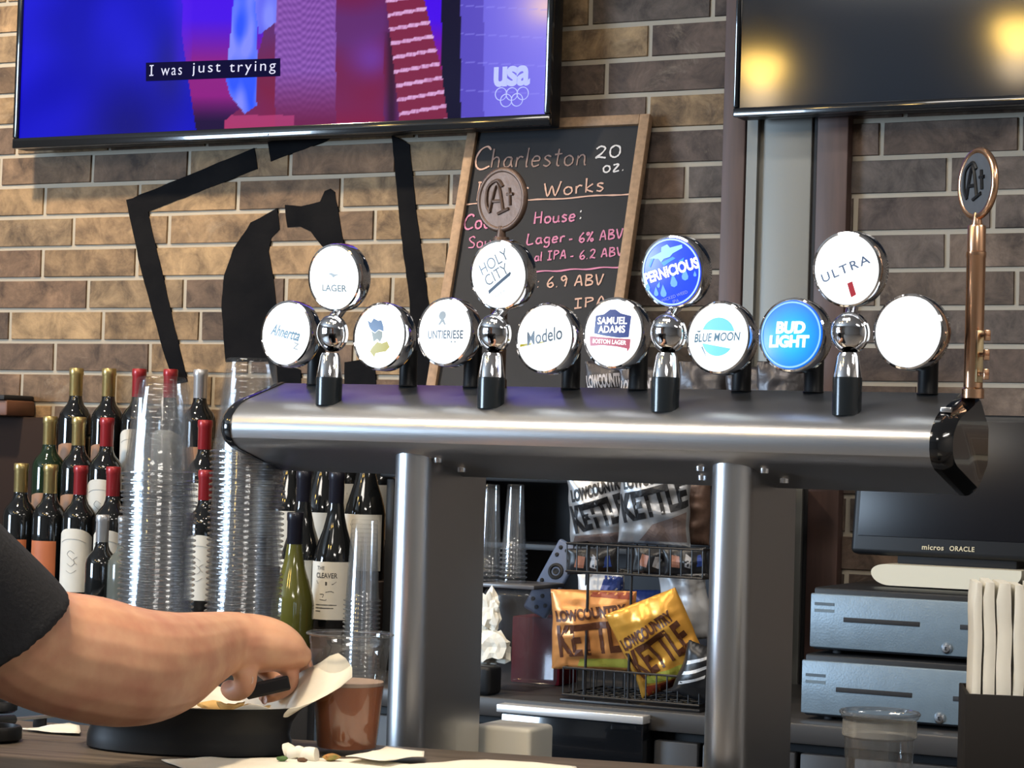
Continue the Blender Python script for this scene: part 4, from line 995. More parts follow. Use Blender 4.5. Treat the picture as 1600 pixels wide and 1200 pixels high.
zs['a'] = [bottle(476, 735, Ya, bg, glass_dk, black_f, 'plain', 'dark bottle right behind the olive bottle in the front row'), bottle(527, 735, Ya, bg, glass_dk, black_f, 'name', 'dark bottle with a large lettered cream label under the tower', 10)]
zs['c'] = [bottle(462, 800, Yc, bg, glass_ol, black_f, None, 'olive green bottle right of the tall cup stacks')]
def riser():
    def steps(rows, xa, xb, label):
        r = thing('bottle_riser', label, 'rack', ((xa+xb)/2, 3.9, ZK)); a = (xb-xa)/2
        for Y, z, d in rows:
            z = z-ZK-.0006
            MB().box((-a, Y-3.9-d, .0006), (a, Y-3.9+d-.001, z), .002).build('step', mat('riser_black_wood', (.03, .022, .02), .5), r)
    m = lambda k: min(zs[k])
    for k in (Y4, Y3, Y2, Y1, 'b', 'a', 'c'):
        mm = min(zs[k])
    steps([(Y4, m(Y4), .045), (Y3, m(Y3), .045), (Y2, m(Y2), .045), (Y1, m(Y1), .045)], PY(16, 900, 3.9).x, PY(352, 900, 3.9).x, 'black stepped rack under the gold and red capsuled wine bottles')
    steps([(Yd, m('d'), .055), (Yb, m('b'), .06), (Ya, m('a'), .06), (Yc, m('c'), .04)], PY(422, 900, 3.7).x, HX0-.012, 'black stepped rack under the dark bottles below the tower')
    for k in zs: pass
riser()
# level all bottles of a row on its step
for o in list(COL.objects):
    if o.get('category') == 'wine bottle':
        for k, z in zs.items():
            if any(abs(o.location.z-q) < 1e-5 for q in z): o.location.z = min(z); break

def slim_cups():
    p = PY(570, 812, 3.56); h = .15; n = 18; pitch = (p.z-ZK-h)/n; first = None
    for i in range(n+1):
        if first is None: o = cup_mesh(h, .0325, .0255, '').build('slim_plastic_cup', [cupm, cupm2, cupb]); first = o
        else: o = first.copy(); COL.objects.link(o)
        o.location = (p.x, p.y, ZK+.0005+i*pitch)
        tag(o, 'topmost slim clear cup of the stack beside the left pillar' if i == n else 'slim clear cup nested in the stack beside the left pillar', 'plastic cup', 'slim clear cups stacked beside the left pillar')
slim_cups()

# ================================================================== CLUTTER BETWEEN THE PILLARS
def clutter():
    Yq = 3.60
    a = PY(752, 910, Yq); b = PY(829, 1065, Yq); hz = a.z-ZK; wd = (b.x-a.x)/2
    r = thing('clear_bin', 'smoky clear plastic bin with a lid beside the dark red box', 'bin', ((a.x+b.x)/2, Yq+.06, ZK))
    MB().box((-wd, -.06, 0), (wd, .06, hz-.008), .014, 3).build('bin_body', clear_plastic('smoky_plastic', (.80, .80, .82), .2, .1, .10, (.25, .26, .28)), r)
    MB().box((-wd-.003, -.063, hz-.0079), (wd+.003, .063, hz), .002).build('lid', mat('bin_lid', (.10, .10, .11), .3), r)
    zt = ZK+hz
    for u, n, w_ in ((768, 3, 'left'), (806, 7, 'right')):
        p = PY(u, 757, Yq+.05); h = p.z-zt-n*.0085; first = None
        for i in range(n+1):
            if first is None: o = cup_mesh(h, .0235, .0165, '').build('tall_plastic_cup', [cupm, cupm2, cupb]); first = o
            else: o = first.copy(); COL.objects.link(o)
            o.location = (p.x, p.y, zt+.0005+i*.0085); tag(o, ('topmost narrow clear cup in the %s stack on the plastic bin' if i == n else 'narrow clear cup nested in the %s stack on the plastic bin') % w_, 'plastic cup', 'narrow clear cups on the plastic bin')
    a = PY(800, 962, 3.74); b = PY(873, 1090, 3.74)
    rb = MB().box((a.x, 3.74, ZK+.0005), (b.x, 3.82, a.z), .004); o = rb.build('cardboard_box', mat('dark_red_card', (.13, .008, .016), .6, spec=.15)); tag(o, 'dark red box standing between the plastic bin and the snack rack', 'box')
    zr = a.z
    # remote control leaning on the box
    f = Frame(PY(835, 958, 3.735)+V((0, 0, .0)), (cos(rad(-24)), 0, sin(rad(-24))), (sin(rad(24))*1, .22, cos(rad(24))))
    f.ey = (f.ey-f.ex*f.ey.dot(f.ex)).normalized(); f.n = f.ex.cross(f.ey)
    r = thing('remote_control', 'blue-grey remote control leaning askew on the dark red box', 'remote control', m=f.mat())
    MB().box((-.026, .0, -.006), (.026, .145, .006), .006, 3).build('casing', mat('remote_blue', (.10, .14, .24), .4), r)
    mb = MB(); 
    k = [(-.014, .13), (0, .13), (.014, .13), (-.014, .115), (.014, .115), (-.016, .06), (-.016, .045), (.016, .06), (.016, .045), (0, .035), (-.014, .022), (.014, .022), (0, .012)]
    first = None
    for x, y in k:
        if first is None: o = MB().lathe([(.0005, .0022), (.0035, .0018), (.0042, .0)], 14).build('button', blackp, r); first = o
        else: o = first.copy(); COL.objects.link(o); o.parent = r
        o.location = (x, y, .006)
    MB().lathe([(.0085, .0068), (.0105, .0085), (.0145, .0080), (.0155, .006)], 28, (0, .087, 0)).build('round_pad', blackp, r)
    o = MB().lathe([(.0005, .0008), (.0055, .0014), (.006, 0)], 20).build('button', blackp, r); o.location = (0, .087, .0062)
    a = PY(748, 1036, 3.55); b = PY(785, 1070, 3.55)
    tag(MB().box((a.x, 3.50, ZK+.0005), (b.x, 3.55, ZK+.052), .008, 3).build('card_reader', blackp), 'small black device on the back counter below the crumpled napkins', 'card reader')
    # crumpled napkins in front of the bin
    for (u, v), s, nm, sd in (((764, 956), (.022, .012, .036), 'cream crumpled napkin in front of the plastic bin, upper one', 3), ((768, 1010), (.032, .016, .034), 'white crumpled napkin lower in front of the plastic bin', 9)):
        p = PY(u, v, 3.555); bm = bmesh.new(); bmesh.ops.create_icosphere(bm, subdivisions=3, radius=1)
        for vv in bm.verts:
            d = vv.co.normalized(); k = 1+.55*noise.noise(d*1.5+V((sd, 0, 0)))+.45*noise.noise(d*4.1+V((0, sd, 0)))
            vv.co = V((d.x*k*s[0], d.y*k*s[1], d.z*k*s[2]))
        mn = min(v.co.z for v in bm.verts)
        o = MB().bm(bm).build('crumpled_napkin', paper, smooth=False); o.location = p; tag(o, nm, 'napkin')
    # white container standing on the underbar
    Yv = 2.56; a = PY(740, 1131, Yv); b = PY(829, 1131, Yv)
    r = thing('white_container', 'white plastic container beside the left pillar, seen over the counter edge', 'container', ((a.x+b.x)/2, Yv+.035, ZU)); w2 = (b.x-a.x)/2
    MB().box((-w2, -.035, 0), (w2, .035, a.z-ZU), .006, 3).build('body', white_pl, r)
clutter()

# ================================================================== SNACK RACK AND BAGS
YR = 3.52
wire = mat('black_wire', (.012, .012, .014), .4)
def rack():
    xa, xb = PY(880, 1050, YR).x, PY(1093, 1050, YR).x; xm = (xa+xb)/2; w2 = (xb-xa)/2; dp = .17
    zA, zB = PY(985, 854, YR).z-ZK, PY(985, 898, YR).z-ZK; zC, zD = PY(985, 1051, YR).z-ZK, .012
    r = thing('snack_rack', 'black wire two-tier rack holding bags of chips', 'rack', (xm, YR, ZK))
    def basket(name, z1, z0, nv, sub=None):
        mb = MB()
        for z in (z1, z0): mb.tube([(-w2, 0, z), (w2, 0, z), (w2, dp, z), (-w2, dp, z)], .0022, 6, closed=True)
        for i in range(nv+1):
            x = -w2+2*w2*i/nv; mb.tube([(x, 0, z1), (x, .002, z0), (x, dp, z0), (x, dp, z1)], .0014, 5)
        for i in range(1, 6): y = dp*i/6; mb.tube([(-w2, y, z1), (-w2, y, z0), (w2, y, z0), (w2, y, z1)], .0014, 5)
        mb.build(name, wire, r)
    basket('upper_basket', zA, zB, 13); basket('lower_basket', zC, zD, 13)
    for x in (PY(916, 950, YR).x-xm, PY(984, 950, YR).x-xm, -w2, w2):
        MB().tube([(x, .004 if abs(x) < w2*.99 else dp*.5, 0), (x, .004 if abs(x) < w2*.99 else dp*.5, zA)], .0026, 8).build('post', wire, r)
    MB().box((-w2-.004, -.004, 0), (w2+.004, dp+.004, .006), .002).build('base', wire, r)
    return zB+ZK, zD+ZK, xm
RZU, RZL, RXM = rack()
foil_s = mat('silver_bag_foil', (.40, .41, .43), .34, .55, bump=.25, bump_scale=30); foil_w = mat('white_bag_foil', (.60, .61, .63), .4, .2, bump=.25, bump_scale=30)
foil_o = mat('orange_bag_foil', (.62, .27, .085), .34, .35, bump=.25, bump_scale=30); foil_y = mat('amber_bag_foil', (.72, .36, .06), .3, .4, bump=.25, bump_scale=30)
foil_k = mat('black_bag_foil', (.02, .02, .022), .35, .1, bump=.25, bump_scale=30); foil_b = mat('blue_bag_foil', (.03, .06, .25), .35, .2)
ink_b = mat('bag_ink_black', (.012, .012, .014), .45); ink_br = mat('bag_ink_brown', (.085, .028, .012), .45); lime = mat('bag_lime', (.36, .36, .06), .4); peach = mat('bag_peach', (.55, .22, .10), .4)
def bag(u, v, Y, w_, h, label, foil, texts=(), tilt=0, lean=0, depth=.045, seed=1, patches=(), name='chip_bag', yaw=14):
    """u, v: bottom centre in the photo"""
    p = PY(u, v, Y); M = Matrix.Translation(p) @ Matrix.Rotation(rad(yaw), 4, 'Z') @ Matrix.Rotation(rad(-lean), 4, 'X') @ Matrix.Rotation(rad(-tilt), 4, 'Y')
    r = thing(name, label, 'chip bag', m=M, group='bags of chips on the wire rack')
    def fx(x, z):  # front height at local x (centred), z from 0..h
        a = max(0, 1-abs(2*x/w_)**2.2); t = z/h; b = max(0, (1-abs(2*t-1)**3.2))
        wr = .0075*noise.noise(V((x*38, z*20, seed)))+.0050*noise.noise(V((x*18, z*70, seed+3.3)))
        return depth*.5*(a**.55)*(b**.8)+wr*(.25+a*b)
    nx, nz = 30, 34; mb = MB(); sg = lambda z: 1-.05*sin(pi*z/h)
    ex = lambda x, z: x*sg(z)+.003*noise.noise(V((z*30, seed, x*8)))
    V3 = []; fs = []
    for side in (-1, 1):
        for j in range(nz+1):
            for i in range(nx+1):
                x = w_*(i/nx-.5); z = h*j/nz; y = side*(fx(x, z)+.0006) if side < 0 else fx(x, z)*.8+.0006
                crimp = .0009*sin(i*2.1) if (j < 2 or j > nz-2) else 0
                V3.append((ex(x, z), y+crimp, z))
    n1 = (nx+1)*(nz+1)
    for s in (0, 1):
        for j in range(nz):
            for i in range(nx): a = s*n1+j*(nx+1)+i; q = [a, a+1, a+nx+2, a+nx+1]; fs.append(q if s == 0 else q[::-1])
    for i in range(nx):
        for j in (0, nz): a = j*(nx+1)+i; fs.append([a, a+1, n1+a+1, n1+a])
    for j in range(nz):
        for i in (0, nx): a = j*(nx+1)+i; fs.append([a, a+nx+1, n1+a+nx+1, n1+a])
    mb.add(V3, fs).build('pouch', foil, r, angle=70)
    on = lambda x, z: (ex(x, z), -(fx(x, z)+.0016), z)
    for t, x, z, tw, th, ang, m, b in texts:
        vs, fs = text_mesh(t, 1, b, .0, .98, fit=(tw*w_, th*h), maxedge=.28); ca, sa = cos(rad(ang)), sin(rad(ang)); mb = MB(); mb.fixn = False
        mb.add([on(max(-w_*.49, min(w_*.49, x*w_+a*ca-c*sa)), max(.002, min(h*.995, z*h+a*sa+c*ca))) for a, c in vs], fs); mb.build('lettering', m, r, smooth=False)
    for poly, m in patches:
        bm = bmesh.new(); f = bm.faces.new([bm.verts.new(V((x*w_, 0, z*h))) for x, z in poly]); bm.normal_update(); bmesh.ops.triangulate(bm, faces=[f])
        for _ in range(4): bmesh.ops.subdivide_edges(bm, edges=[e for e in bm.edges if e.calc_length() > .01], cuts=1); bmesh.ops.triangulate(bm, faces=bm.faces)
        for vv in bm.verts: vv.co = V(on(vv.co.x, vv.co.z)); vv.co.y += .0006
        mb = MB(); mb.fixn = False; mb.bm(bm).build('printed_patch', m, r, smooth=False)
    return r
LK = lambda m, a: [('LOWCOUNTRY', -.0, .76, .92, .15, a, m, .05), ('KETTLE', .02, .45, .95, .40, a, m, .015)]
bag(940, 851, YR+.10, .115, .130, 'silver chip bag with black lettering on the upper tier, left of its twin', foil_s, [('LOWCOUNTRY', .0, .78, .9, .17, 14, ink_b, .05), ('KETTLE', .0, .45, .9, .38, 14, ink_b, .045)], tilt=3, lean=-8, seed=2, patches=[([(-.45, .04), (.45, .03), (.4, .2), (-.4, .14)], mat('bag_grey_brown', (.16, .12, .11), .4))])
bag(1021, 851, YR+.07, .128, .150, 'silver chip bag with large slanted black lettering on the upper tier, right one', foil_s, [('LOWCOUNTRY', -.02, .80, .9, .14, 15, ink_b, .05), ('KETTLE', .0, .53, .98, .34, 17, ink_b, .045)], tilt=-2, lean=-9, seed=5, patches=[([(-.2, .05), (.46, .06), (.46, .42), (.0, .26)], mat('bag_grey_brown', (.16, .12, .11), .4))])
bag(928, 1047, YR+.035, .152, .140, 'orange chip bag with brown lettering standing upright on the lower tier', foil_o, [('LOWCOUNTRY', -.02, .73, .86, .14, 7, ink_br, .05), ('KETTLE', .02, .42, .86, .40, 7, ink_br, .035)], tilt=1, lean=-6, seed=8, patches=[([(-.18, .06), (.44, .05), (.44, .17), (-.14, .16)], lime), ([(-.02, .93), (.47, .9), (.47, .985), (-.02, .985)], mat('bag_rust', (.30, .05, .02), .4))])
bag(1060, 1070, YR+.05, .136, .160, 'amber chip bag tilted on its side at the right of the lower tier', foil_y, [('LOWCOUNTRY', -.05, .70, .8, .13, 12, ink_br, .05), ('KETTLE', .0, .45, .85, .34, 12, ink_br, .035)], tilt=24, lean=-14, seed=11, patches=[([(-.4, .15), (.3, .1), (.35, .22), (-.3, .24)], lime), ([(-.45, .01), (.45, .01), (.42, .09), (-.4, .12)], mat('bag_rust', (.30, .05, .02), .4))])
bag(1082, 1092, YR+.015, .075, .095, 'black chip bag with white stripes at the right end of the lower tier', foil_k, patches=[([(-.4, .2), (.1, .5), (.1, .56), (-.4, .27)], foil_w), ([(-.4, .4), (.15, .7), (.15, .76), (-.4, .47)], foil_w), ([(-.4, .6), (.2, .9), (.2, .95), (-.4, .67)], foil_w)], tilt=-18, lean=-10, seed=14)
bag(1078, 1000, YR+.10, .085, .150, 'white chip bag behind the amber one by the right pillar', foil_w, tilt=8, lean=-6, seed=17)
bag(945, 1015, YR+.11, .085, .135, 'white and blue chip bag peeking above the orange one', foil_w, patches=[([(0, .75), (.48, .7), (.48, .95), (.1, .98)], foil_b)], tilt=4, lean=-4, seed=20)
bag(1005, 1010, YR+.13, .08, .1, 'dark blue chip bag between the orange and amber ones', foil_b, tilt=2, lean=-4, seed=23)
for i, (u, n) in enumerate(((926, 'left'), (1022, 'middle'), (1072, 'right'))):
    bag(u, 897, YR+.032, .078 if i else .09, .045, 'small dark printed packet in the upper basket, %s one' % n, foil_k, patches=[([(-.35, .3), (-.15, .25), (-.12, .7), (-.3, .75)], mat('packet_rust', (.32, .14, .09), .5)), ([(-.02, .3), (.12, .22), (.18, .6), (.04, .8)], mat('packet_pale', (.40, .38, .38), .5)), ([(.26, .28), (.42, .3), (.38, .74), (.3, .7)], foil_b)], tilt=(3, -3, 4)[i], lean=-4, depth=.02, seed=30+i)
bag(1083, 851, YR+.12, .06, .125, 'brown patterned chip bag at the right end of the upper tier', mat('brown_bag_foil', (.20, .12, .09), .4, .2, bump=.25, bump_scale=30, noise_amt=.6, noise_scale=40), seed=40, lean=-6)
bag(975, 800, YR+.165, .07, .10, 'blue chip bag behind the two silver ones', foil_b, seed=44, lean=-4)
# bags standing on the hutch beside the chalkboard, showing between badges and tower
for i, (u, t, s) in enumerate(((948, -6, .085), (1003, 5, .09), (1100, -4, .1), (1180, 8, .11), (1222, -7, .095))):
    p = PY(u, 600, YW-.25)
    hh = PY(u, 566+(i % 2)*8, YW-.25).z-ZH
    b = bag(u, 600, YW-.25, s, hh, 'dark crinkled snack bag on the hutch top, %s from the left' % ('first', 'second', 'third', 'fourth', 'fifth')[i], mat('charcoal_bag_foil', (.07, .065, .07), .35, .4, bump=.4, bump_scale=40, noise_amt=.6, noise_scale=25), [('LOWCOUNTRY', 0, .82, .9, .13, 6, mat('packet_ink_pale', (.42, .40, .42), .5), .04)] if i < 2 else (), tilt=0, lean=0, seed=50+i, depth=.035)
    b.location.z = ZH+.0012; b['group'] = 'dark snack bags on the hutch top'

# ================================================================== CASH DRAWERS, TERMINAL
def drawers():
    stl = mat('drawer_blue_steel', (.17, .225, .27), .42, .25, noise_amt=.12, noise_scale=40, bump=.1, bump_scale=300)
    YD = 3.56
    def one(uL, vT, vB, z0, Y, label, slot, lock, slot2):
        a = PY(uL, vT, Y); b = PY(uL, vB, Y); h = a.z-b.z; w_ = .41
        r = thing('cash_drawer', label, 'cash drawer', (a.x+w_/2, Y, z0), group='two stacked cash drawers'); w2 = w_/2; hh = h+.02
        MB().box((-w2+.003, .003, .006), (w2-.003, .42, hh), .004).build('casing', blackp, r)
        MB().box((-w2, -.004, .010), (w2, .0025, .010+h), .0025).build('front_panel', stl, r)
        L = lambda u, v: (lambda q: (q.x-r.location.x, q.z-z0))(PY(u, v, Y-.004))
        (x0, z1), (x1, z2) = L(*slot[0]), L(*slot[1]); zc = (z1+z2)/2
        MB().box((x0, -.0052, zc-.004), (x1, -.0035, zc+.004), .0015).build('slot', blackm, r)
        x, z = L(*slot2); MB().box((x, -.0052, zc-.004), (x+.05, -.0035, zc+.004), .0015).build('slot', blackm, r)
        x, z = L(*lock); MB().lathe([(.0005, -.010), (.006, -.0095), (.009, -.006), (.0095, -.0035)], 24, (x, 0, z), axis='Y').build('lock', bolt_m, r)
        MB().box((x-.0012, -.0112, z-.003), (x+.0012, -.0098, z+.003)).build('keyhole', blackm, r)
        x, z = L(uL+5, vT+14); mb = MB()
        mb.box((x, -.0046, z-.0045), (x+.034, -.0038, z+.0005)); mb.build('badge', mat('drawer_badge', (.09, .12, .15), .5), r)
        mb = MB(); mb.box((x, -.0046, z-.0155), (x+.034, -.0038, z-.0105)); mb.build('badge', mat('drawer_badge_pale', (.14, .19, .23), .5), r)
        for sx in (-1, 1):
            for y in (.03, .38): MB().lathe([(.0005, 0), (.01, 0), (.01, .0065), (.0005, .0065)], 16, (sx*(w2-.04), y, 0)).build('foot', blackm, r)
        return hh
    h = one(1254, 1038, 1121, ZK+.0005, YD, 'lower of the two blue-grey cash drawers', ((1306, 1077), (1425, 1087)), (1468, 1122), (1489, 1089))
    h2 = one(1268, 927, 1011, ZK+.001+h, YD+.02, 'upper of the two blue-grey cash drawers, under the cream base', ((1318, 966), (1437, 978)), (1479, 1013), (1500, 980))
    return ZK+.0015+h+h2
ZT = drawers()
def terminal():
    Yp = 3.74; bl = PY(1328, 863, Yp)
    w_ = .40; hh = PY(1570, 655, Yp+.03).z-bl.z+.01
    r = thing('register_terminal', 'black cash register screen on a cream base above the cash drawers', 'cash register', (bl.x+w_/2, Yp, ZT)); zb_ = bl.z-ZT; w2 = w_/2; ln = tan(rad(8))
    mb = MB(); f = Frame((0, 0, zb_), (1, 0, 0), (0, sin(rad(8)), cos(rad(8)))); mb.T = f.mat()
    mb.box((-w2, 0, -.035), (w2, hh, 0), .008, 3); mb.build('screen_housing', blackp, r)
    mb = MB(); mb.T = f.mat(); mb.box((-w2+.012, .03, -.001), (w2-.012, hh-.012, .0012), .001); mb.build('screen', mat('terminal_glass', (.006, .006, .008), .3, spec=.3), r)
    def tx(t, u0, u1, v, name):
        ff = Frame(V(r.location)+f.o, f.ex, f.ey); (x0, y0), (x1, y1) = ff.px(u0, v), ff.px(u1, v+1)
        vs, fs = text_mesh(t, 1, .02, 0, 1.1, fit=(x1-x0, .0085)); mb = MB(); mb.T = f.mat(); mb.fixn = False; mb.add([((x0+x1)/2+a, y0+b, .0016) for a, b in vs], fs); mb.build(name, mat('terminal_print', (.55, .48, .32), .6), r, smooth=False)
    tx('micros', 1441, 1475, 855, 'lettering'); tx('ORACLE', 1484, 1523, 857, 'lettering')
    # cream boat shaped base
    a = PY(1364, 880, Yp-.02); b = PY(1598, 912, Yp-.02); L = b.x-a.x; x0 = a.x-r.location.x; z1 = a.z-ZT; z0 = z1-.036
    pts = [(x0+.012, z1)] + [(x0+.016-.016*cos(t*pi/10)*1-.0, z1-.016-.018*sin(t*pi/10)*.0-.018*(1-cos(t*pi/10))*.55+.006) for t in range(1, 5)]
    pts = []
    for k in range(9): t = pi/2+pi/2*k/8; pts.append((x0+.026+.026*cos(t), z1-.014+.014*sin(t)))
    for k in range(1, 9): t = pi+pi/2*k/8; pts.append((x0+.034+.034*cos(t), z1-.014+.022*sin(t)))
    for k in range(1, 9): t = -pi/2+pi/2*k/8; pts.append((x0+L-.06+.06*cos(t), z1-.008+.028*sin(t)))
    pts.append((x0+L, z1))
    mb = MB(); mb.prism(pts, 0, 1, lambda x, z, k: (x, -.03+.20*k, z)); mb.build('stand_base', cream, r, angle=30)
    MB().box((x0+.03, .02, z1-.001), (x0+L-.02, .12, zb_+.03), .004).build('neck', blackm, r)
    for u in (1394, 1437, 1560):
        x = PY(u, 920, Yp).x-r.location.x; MB().box((x-.009, 0, .0005), (x+.009, .12, z0+.004), .003).build('foot', blackm, r)
terminal()

# ================================================================== NAPKIN CADDY
def caddy():
    D = 2.2; a = PD(1509, 1085, D); w_ = .115; h = a.z-ZB
    ex = RT.copy(); ex.z = 0; ex.normalize(); ang = atan2(ex.y, ex.x)-rad(8)
    M = Matrix.Translation(V((a.x, a.y, ZB+.0006))) @ Matrix.Rotation(ang, 4, 'Z')
    r = thing('napkin_caddy', 'black napkin caddy at the lower right corner', 'napkin holder', m=M)
    mb = MB(); t = .004
    mb.box((0, 0, 0), (w_, t, h), .001); mb.box((0, .11, 0), (w_, .11+t, h), .001); mb.box((0, t, 0), (t, .11, h), .001); mb.box((w_-t, t, 0), (w_, .11, h), .001)
    mb.build('holder', mat('caddy_black', (.016, .014, .013), .6, spec=.2), r); MB().box((.0005, .0005, -.0004), (w_-.0005, .1135, .004), .001).build('base', blackm, r)
    x = .006; tops = [915, 912, 914, 917, 914, 918, 920, 919]; i = 0
    while x < w_-.016 and i < 8:
        tk = (.0095, .0125, .0155, .0115, .010, .014, .012, .01)[i]; hh = PD(1540, tops[i], D).z-ZB-.004
        mb = MB(); n = 14; rings = []
        for k in range(n+1):
            z = .0045+hh*k/n-.0045*0; wob = .0016*noise.noise(V((i*3.1, k*.35, 2)))*k/n*2
            y0 = .008+.0025*noise.noise(V((i*2.2, k*.5, 9))); e = tk/2-.0006
            rings.append([V((x+tk/2+sx*e*(1-.25*(k == n))+wob, y, z+(.004*noise.noise(V((i, y*60, 4))) if k == n else 0))) for sx, y in ((-1, y0+.002), (-.4, y0), (.4, y0+.0005), (1, y0+.002), (1, .10), (-1, .10))])
        mb.rings(rings); o = mb.build('folded_napkin', paper, angle=50); o.matrix_world = M
        if i in (0, 1, 4):
            pass
        tag(o, 'white folded napkin standing in the black caddy, %s from the left' % ('first', 'second', 'third', 'fourth', 'fifth', 'sixth', 'seventh', 'eighth')[i], 'napkin', 'white napkins in the caddy')
        x += tk+.0006; i += 1
caddy()
# ================================================================== FOOD BASKET AND PAPERS
TC = PZ(262, 1178, ZB); TANG = rad(19)
TM = Matrix.Translation(V((TC.x, TC.y+.040, ZB+.0005))) @ Matrix.Rotation(TANG, 4, 'Z')
def basket():
    r = thing('food_basket', 'black oval plastic food basket under the hand', 'food basket', m=TM)
    def ring(a, b, z, n=56): return [V((a*cos(2*pi*k/n)*(1 if abs(cos(2*pi*k/n)) < .98 else 1), b*sin(2*pi*k/n), z)) for k in range(n)]
    mb = MB(); lv = [(.114, .058, 0), (.117, .061, .002), (.117, .061, .014), (.114, .059, .023), (.116, .061, .035), (.124, .069, .047), (.131, .076, .0535), (.133, .078, .055), (.131, .076, .0545), (.122, .067, .047), (.112, .058, .035), (.109, .055, .02), (.108, .054, .006), (.05, .03, .0045), (.001, .001, .004)]
    mb.rings([ring(*l) for l in lv], cap=False); n = 56; mb.f.append(list(range(n))[::-1]); mb.mi.append(0)
    mb.build('tray', blackp, r)
    # greaseproof sheet lying in the basket with its edge standing up, high corner at the right end
    mb = MB(); nr, nt = 12, 72; vs = []; fs = []
    for j in range(nr+1):
        s = j/nr
        for k in range(nt):
            t = 2*pi*k/nt; ct, st_ = cos(t), sin(t)
            tt = math.remainder(t, 2*pi); pk = max(0, min((tt+.40)/.62, (.95-tt)/.73)); pk = pk*pk*(3-2*pk)*.35+pk*.65; po = max(0, min((tt+.58)/.55, (.62-tt)/.72))
            bk = max(0, st_); rr = min(s/.62, 1); u = max(0, (s-.62)/.38)
            a = .100*rr+u*.008+.018*u*u+.066*po*u*u; b = .047*rr+u*.006+.014*u*u
            z = .0065+.003*rr+(.046+.047*pk+.012*po+.012*bk+.003*sin(7*t+1)+.002*sin(13*t))*u**.9+.0015*noise.noise(V((ct*s*5, st_*s*5, 2)))
            vs.append((a*ct, b*st_, z))
    for j in range(nr):
        for k in range(nt): fs.append([j*nt+k, j*nt+(k+1) % nt, (j+1)*nt+(k+1) % nt, (j+1)*nt+k])
    mb.add(vs, fs); o = mb.build('paper_liner', liner, None, angle=80); o.matrix_world = TM
    m = o.modifiers.new('thickness', 'SOLIDIFY'); m.thickness = .0006; m.offset = 1
    tag(o, 'greaseproof paper liner rising from the food basket in a corner', 'paper liner')
    chip = mat('potato_chip', (.62, .42, .16), .6, bump=.3, bump_scale=60)
    for i, (x, y, z, s, a) in enumerate(((.052, -.02, .052, .016, .4), (.020, .010, .046, .02, 1.2), (-.03, .0, .046, .022, 2.2), (-.06, -.012, .042, .02, .2), (.075, .010, .046, .017, 2.8), (-.005, -.025, .046, .02, 1.9), (.0, .028, .038, .018, .9), (-.045, .024, .038, .019, 3.0))):
        bm = bmesh.new(); bmesh.ops.create_icosphere(bm, subdivisions=3, radius=1)
        for v in bm.verts: v.co = V((v.co.x*s, v.co.y*s*.75, v.co.z*.0028+.006*(v.co.x**2-.5*v.co.y**2)+.002*noise.noise(v.co*2+V((i, 0, 0)))))
        o = MB().bm(bm).build('potato_chip', chip); o.matrix_world = TM @ Matrix.Translation((x, y, z)) @ Matrix.Rotation(a, 4, 'Z') @ Matrix.Rotation(.5 if i % 2 else -.4, 4, 'X')
        tag(o, 'golden chip beside the lower edge of the hand in the basket' if i == 0 else 'golden chip lying in the lined basket under the hand', 'chip', 'chips in the basket')
basket()
def flat_sheet(name, px, label, cat, m=paper, z=.0012, amp=.0015, group=None):
    P = [PZ(u, v, ZB+z) for u, v in px]; c = sum(P, V())/len(P)
    bm = bmesh.new(); f = bm.faces.new([bm.verts.new(p-c) for p in P]); bm.normal_update(); bmesh.ops.triangulate(bm, faces=[f])
    for _ in range(4):
        e = [e for e in bm.edges if e.calc_length() > .012]
        if e: bmesh.ops.subdivide_edges(bm, edges=e, cuts=1); bmesh.ops.triangulate(bm, faces=bm.faces)
    for v in bm.verts: v.co.z += amp*(1+noise.noise(V((v.co.x*30, v.co.y*30, len(px)))))
    o = MB().bm(bm).build(name, m, angle=80); o.location = c
    md = o.modifiers.new('thickness', 'SOLIDIFY'); md.thickness = .0008; md.offset = 1
    return tag(o, label, cat, group)
flat_sheet('paper_sheet', [(252, 1189), (330, 1185), (470, 1186), (560, 1188), (640, 1196), (760, 1188), (830, 1192), (900, 1200), (905, 1207), (560, 1209), (300, 1206)], 'large white paper sheet lying along the bottom edge of the counter', 'paper')
flat_sheet('paper_napkin', [(540, 1186), (575, 1180), (604, 1172), (640, 1176), (663, 1177), (662, 1186), (625, 1189), (600, 1193)], 'folded white napkin lying before the left pillar and pint', 'napkin', z=.006, amp=.0025)
flat_sheet('paper_slip', [(26, 1140), (60, 1139), (108, 1131), (124, 1136), (126, 1146), (124, 1149), (70, 1145)], 'white paper slip lying left of the food basket', 'paper', z=.0015)
def straw_wrap():
    a = PZ(446, 1174, ZB+.0095); b = PZ(494, 1179, ZB+.0095)
    mb = MB(); n = 14; P = [a.lerp(b, k/n)+V((0, .001*sin(k), .0012*sin(k*1.3))) for k in range(n+1)]
    mb.tube(P, [.0088-.0022*sin(pi*k/n)+.0006*sin(k*2.2) for k in range(n+1)], 10); c = a.copy()
    for v in mb.v: v -= c
    o = mb.build('crumpled_paper', paper, angle=70); o.location = c; tag(o, 'twisted scrap of white paper between the basket and the pint', 'paper scrap')
straw_wrap()
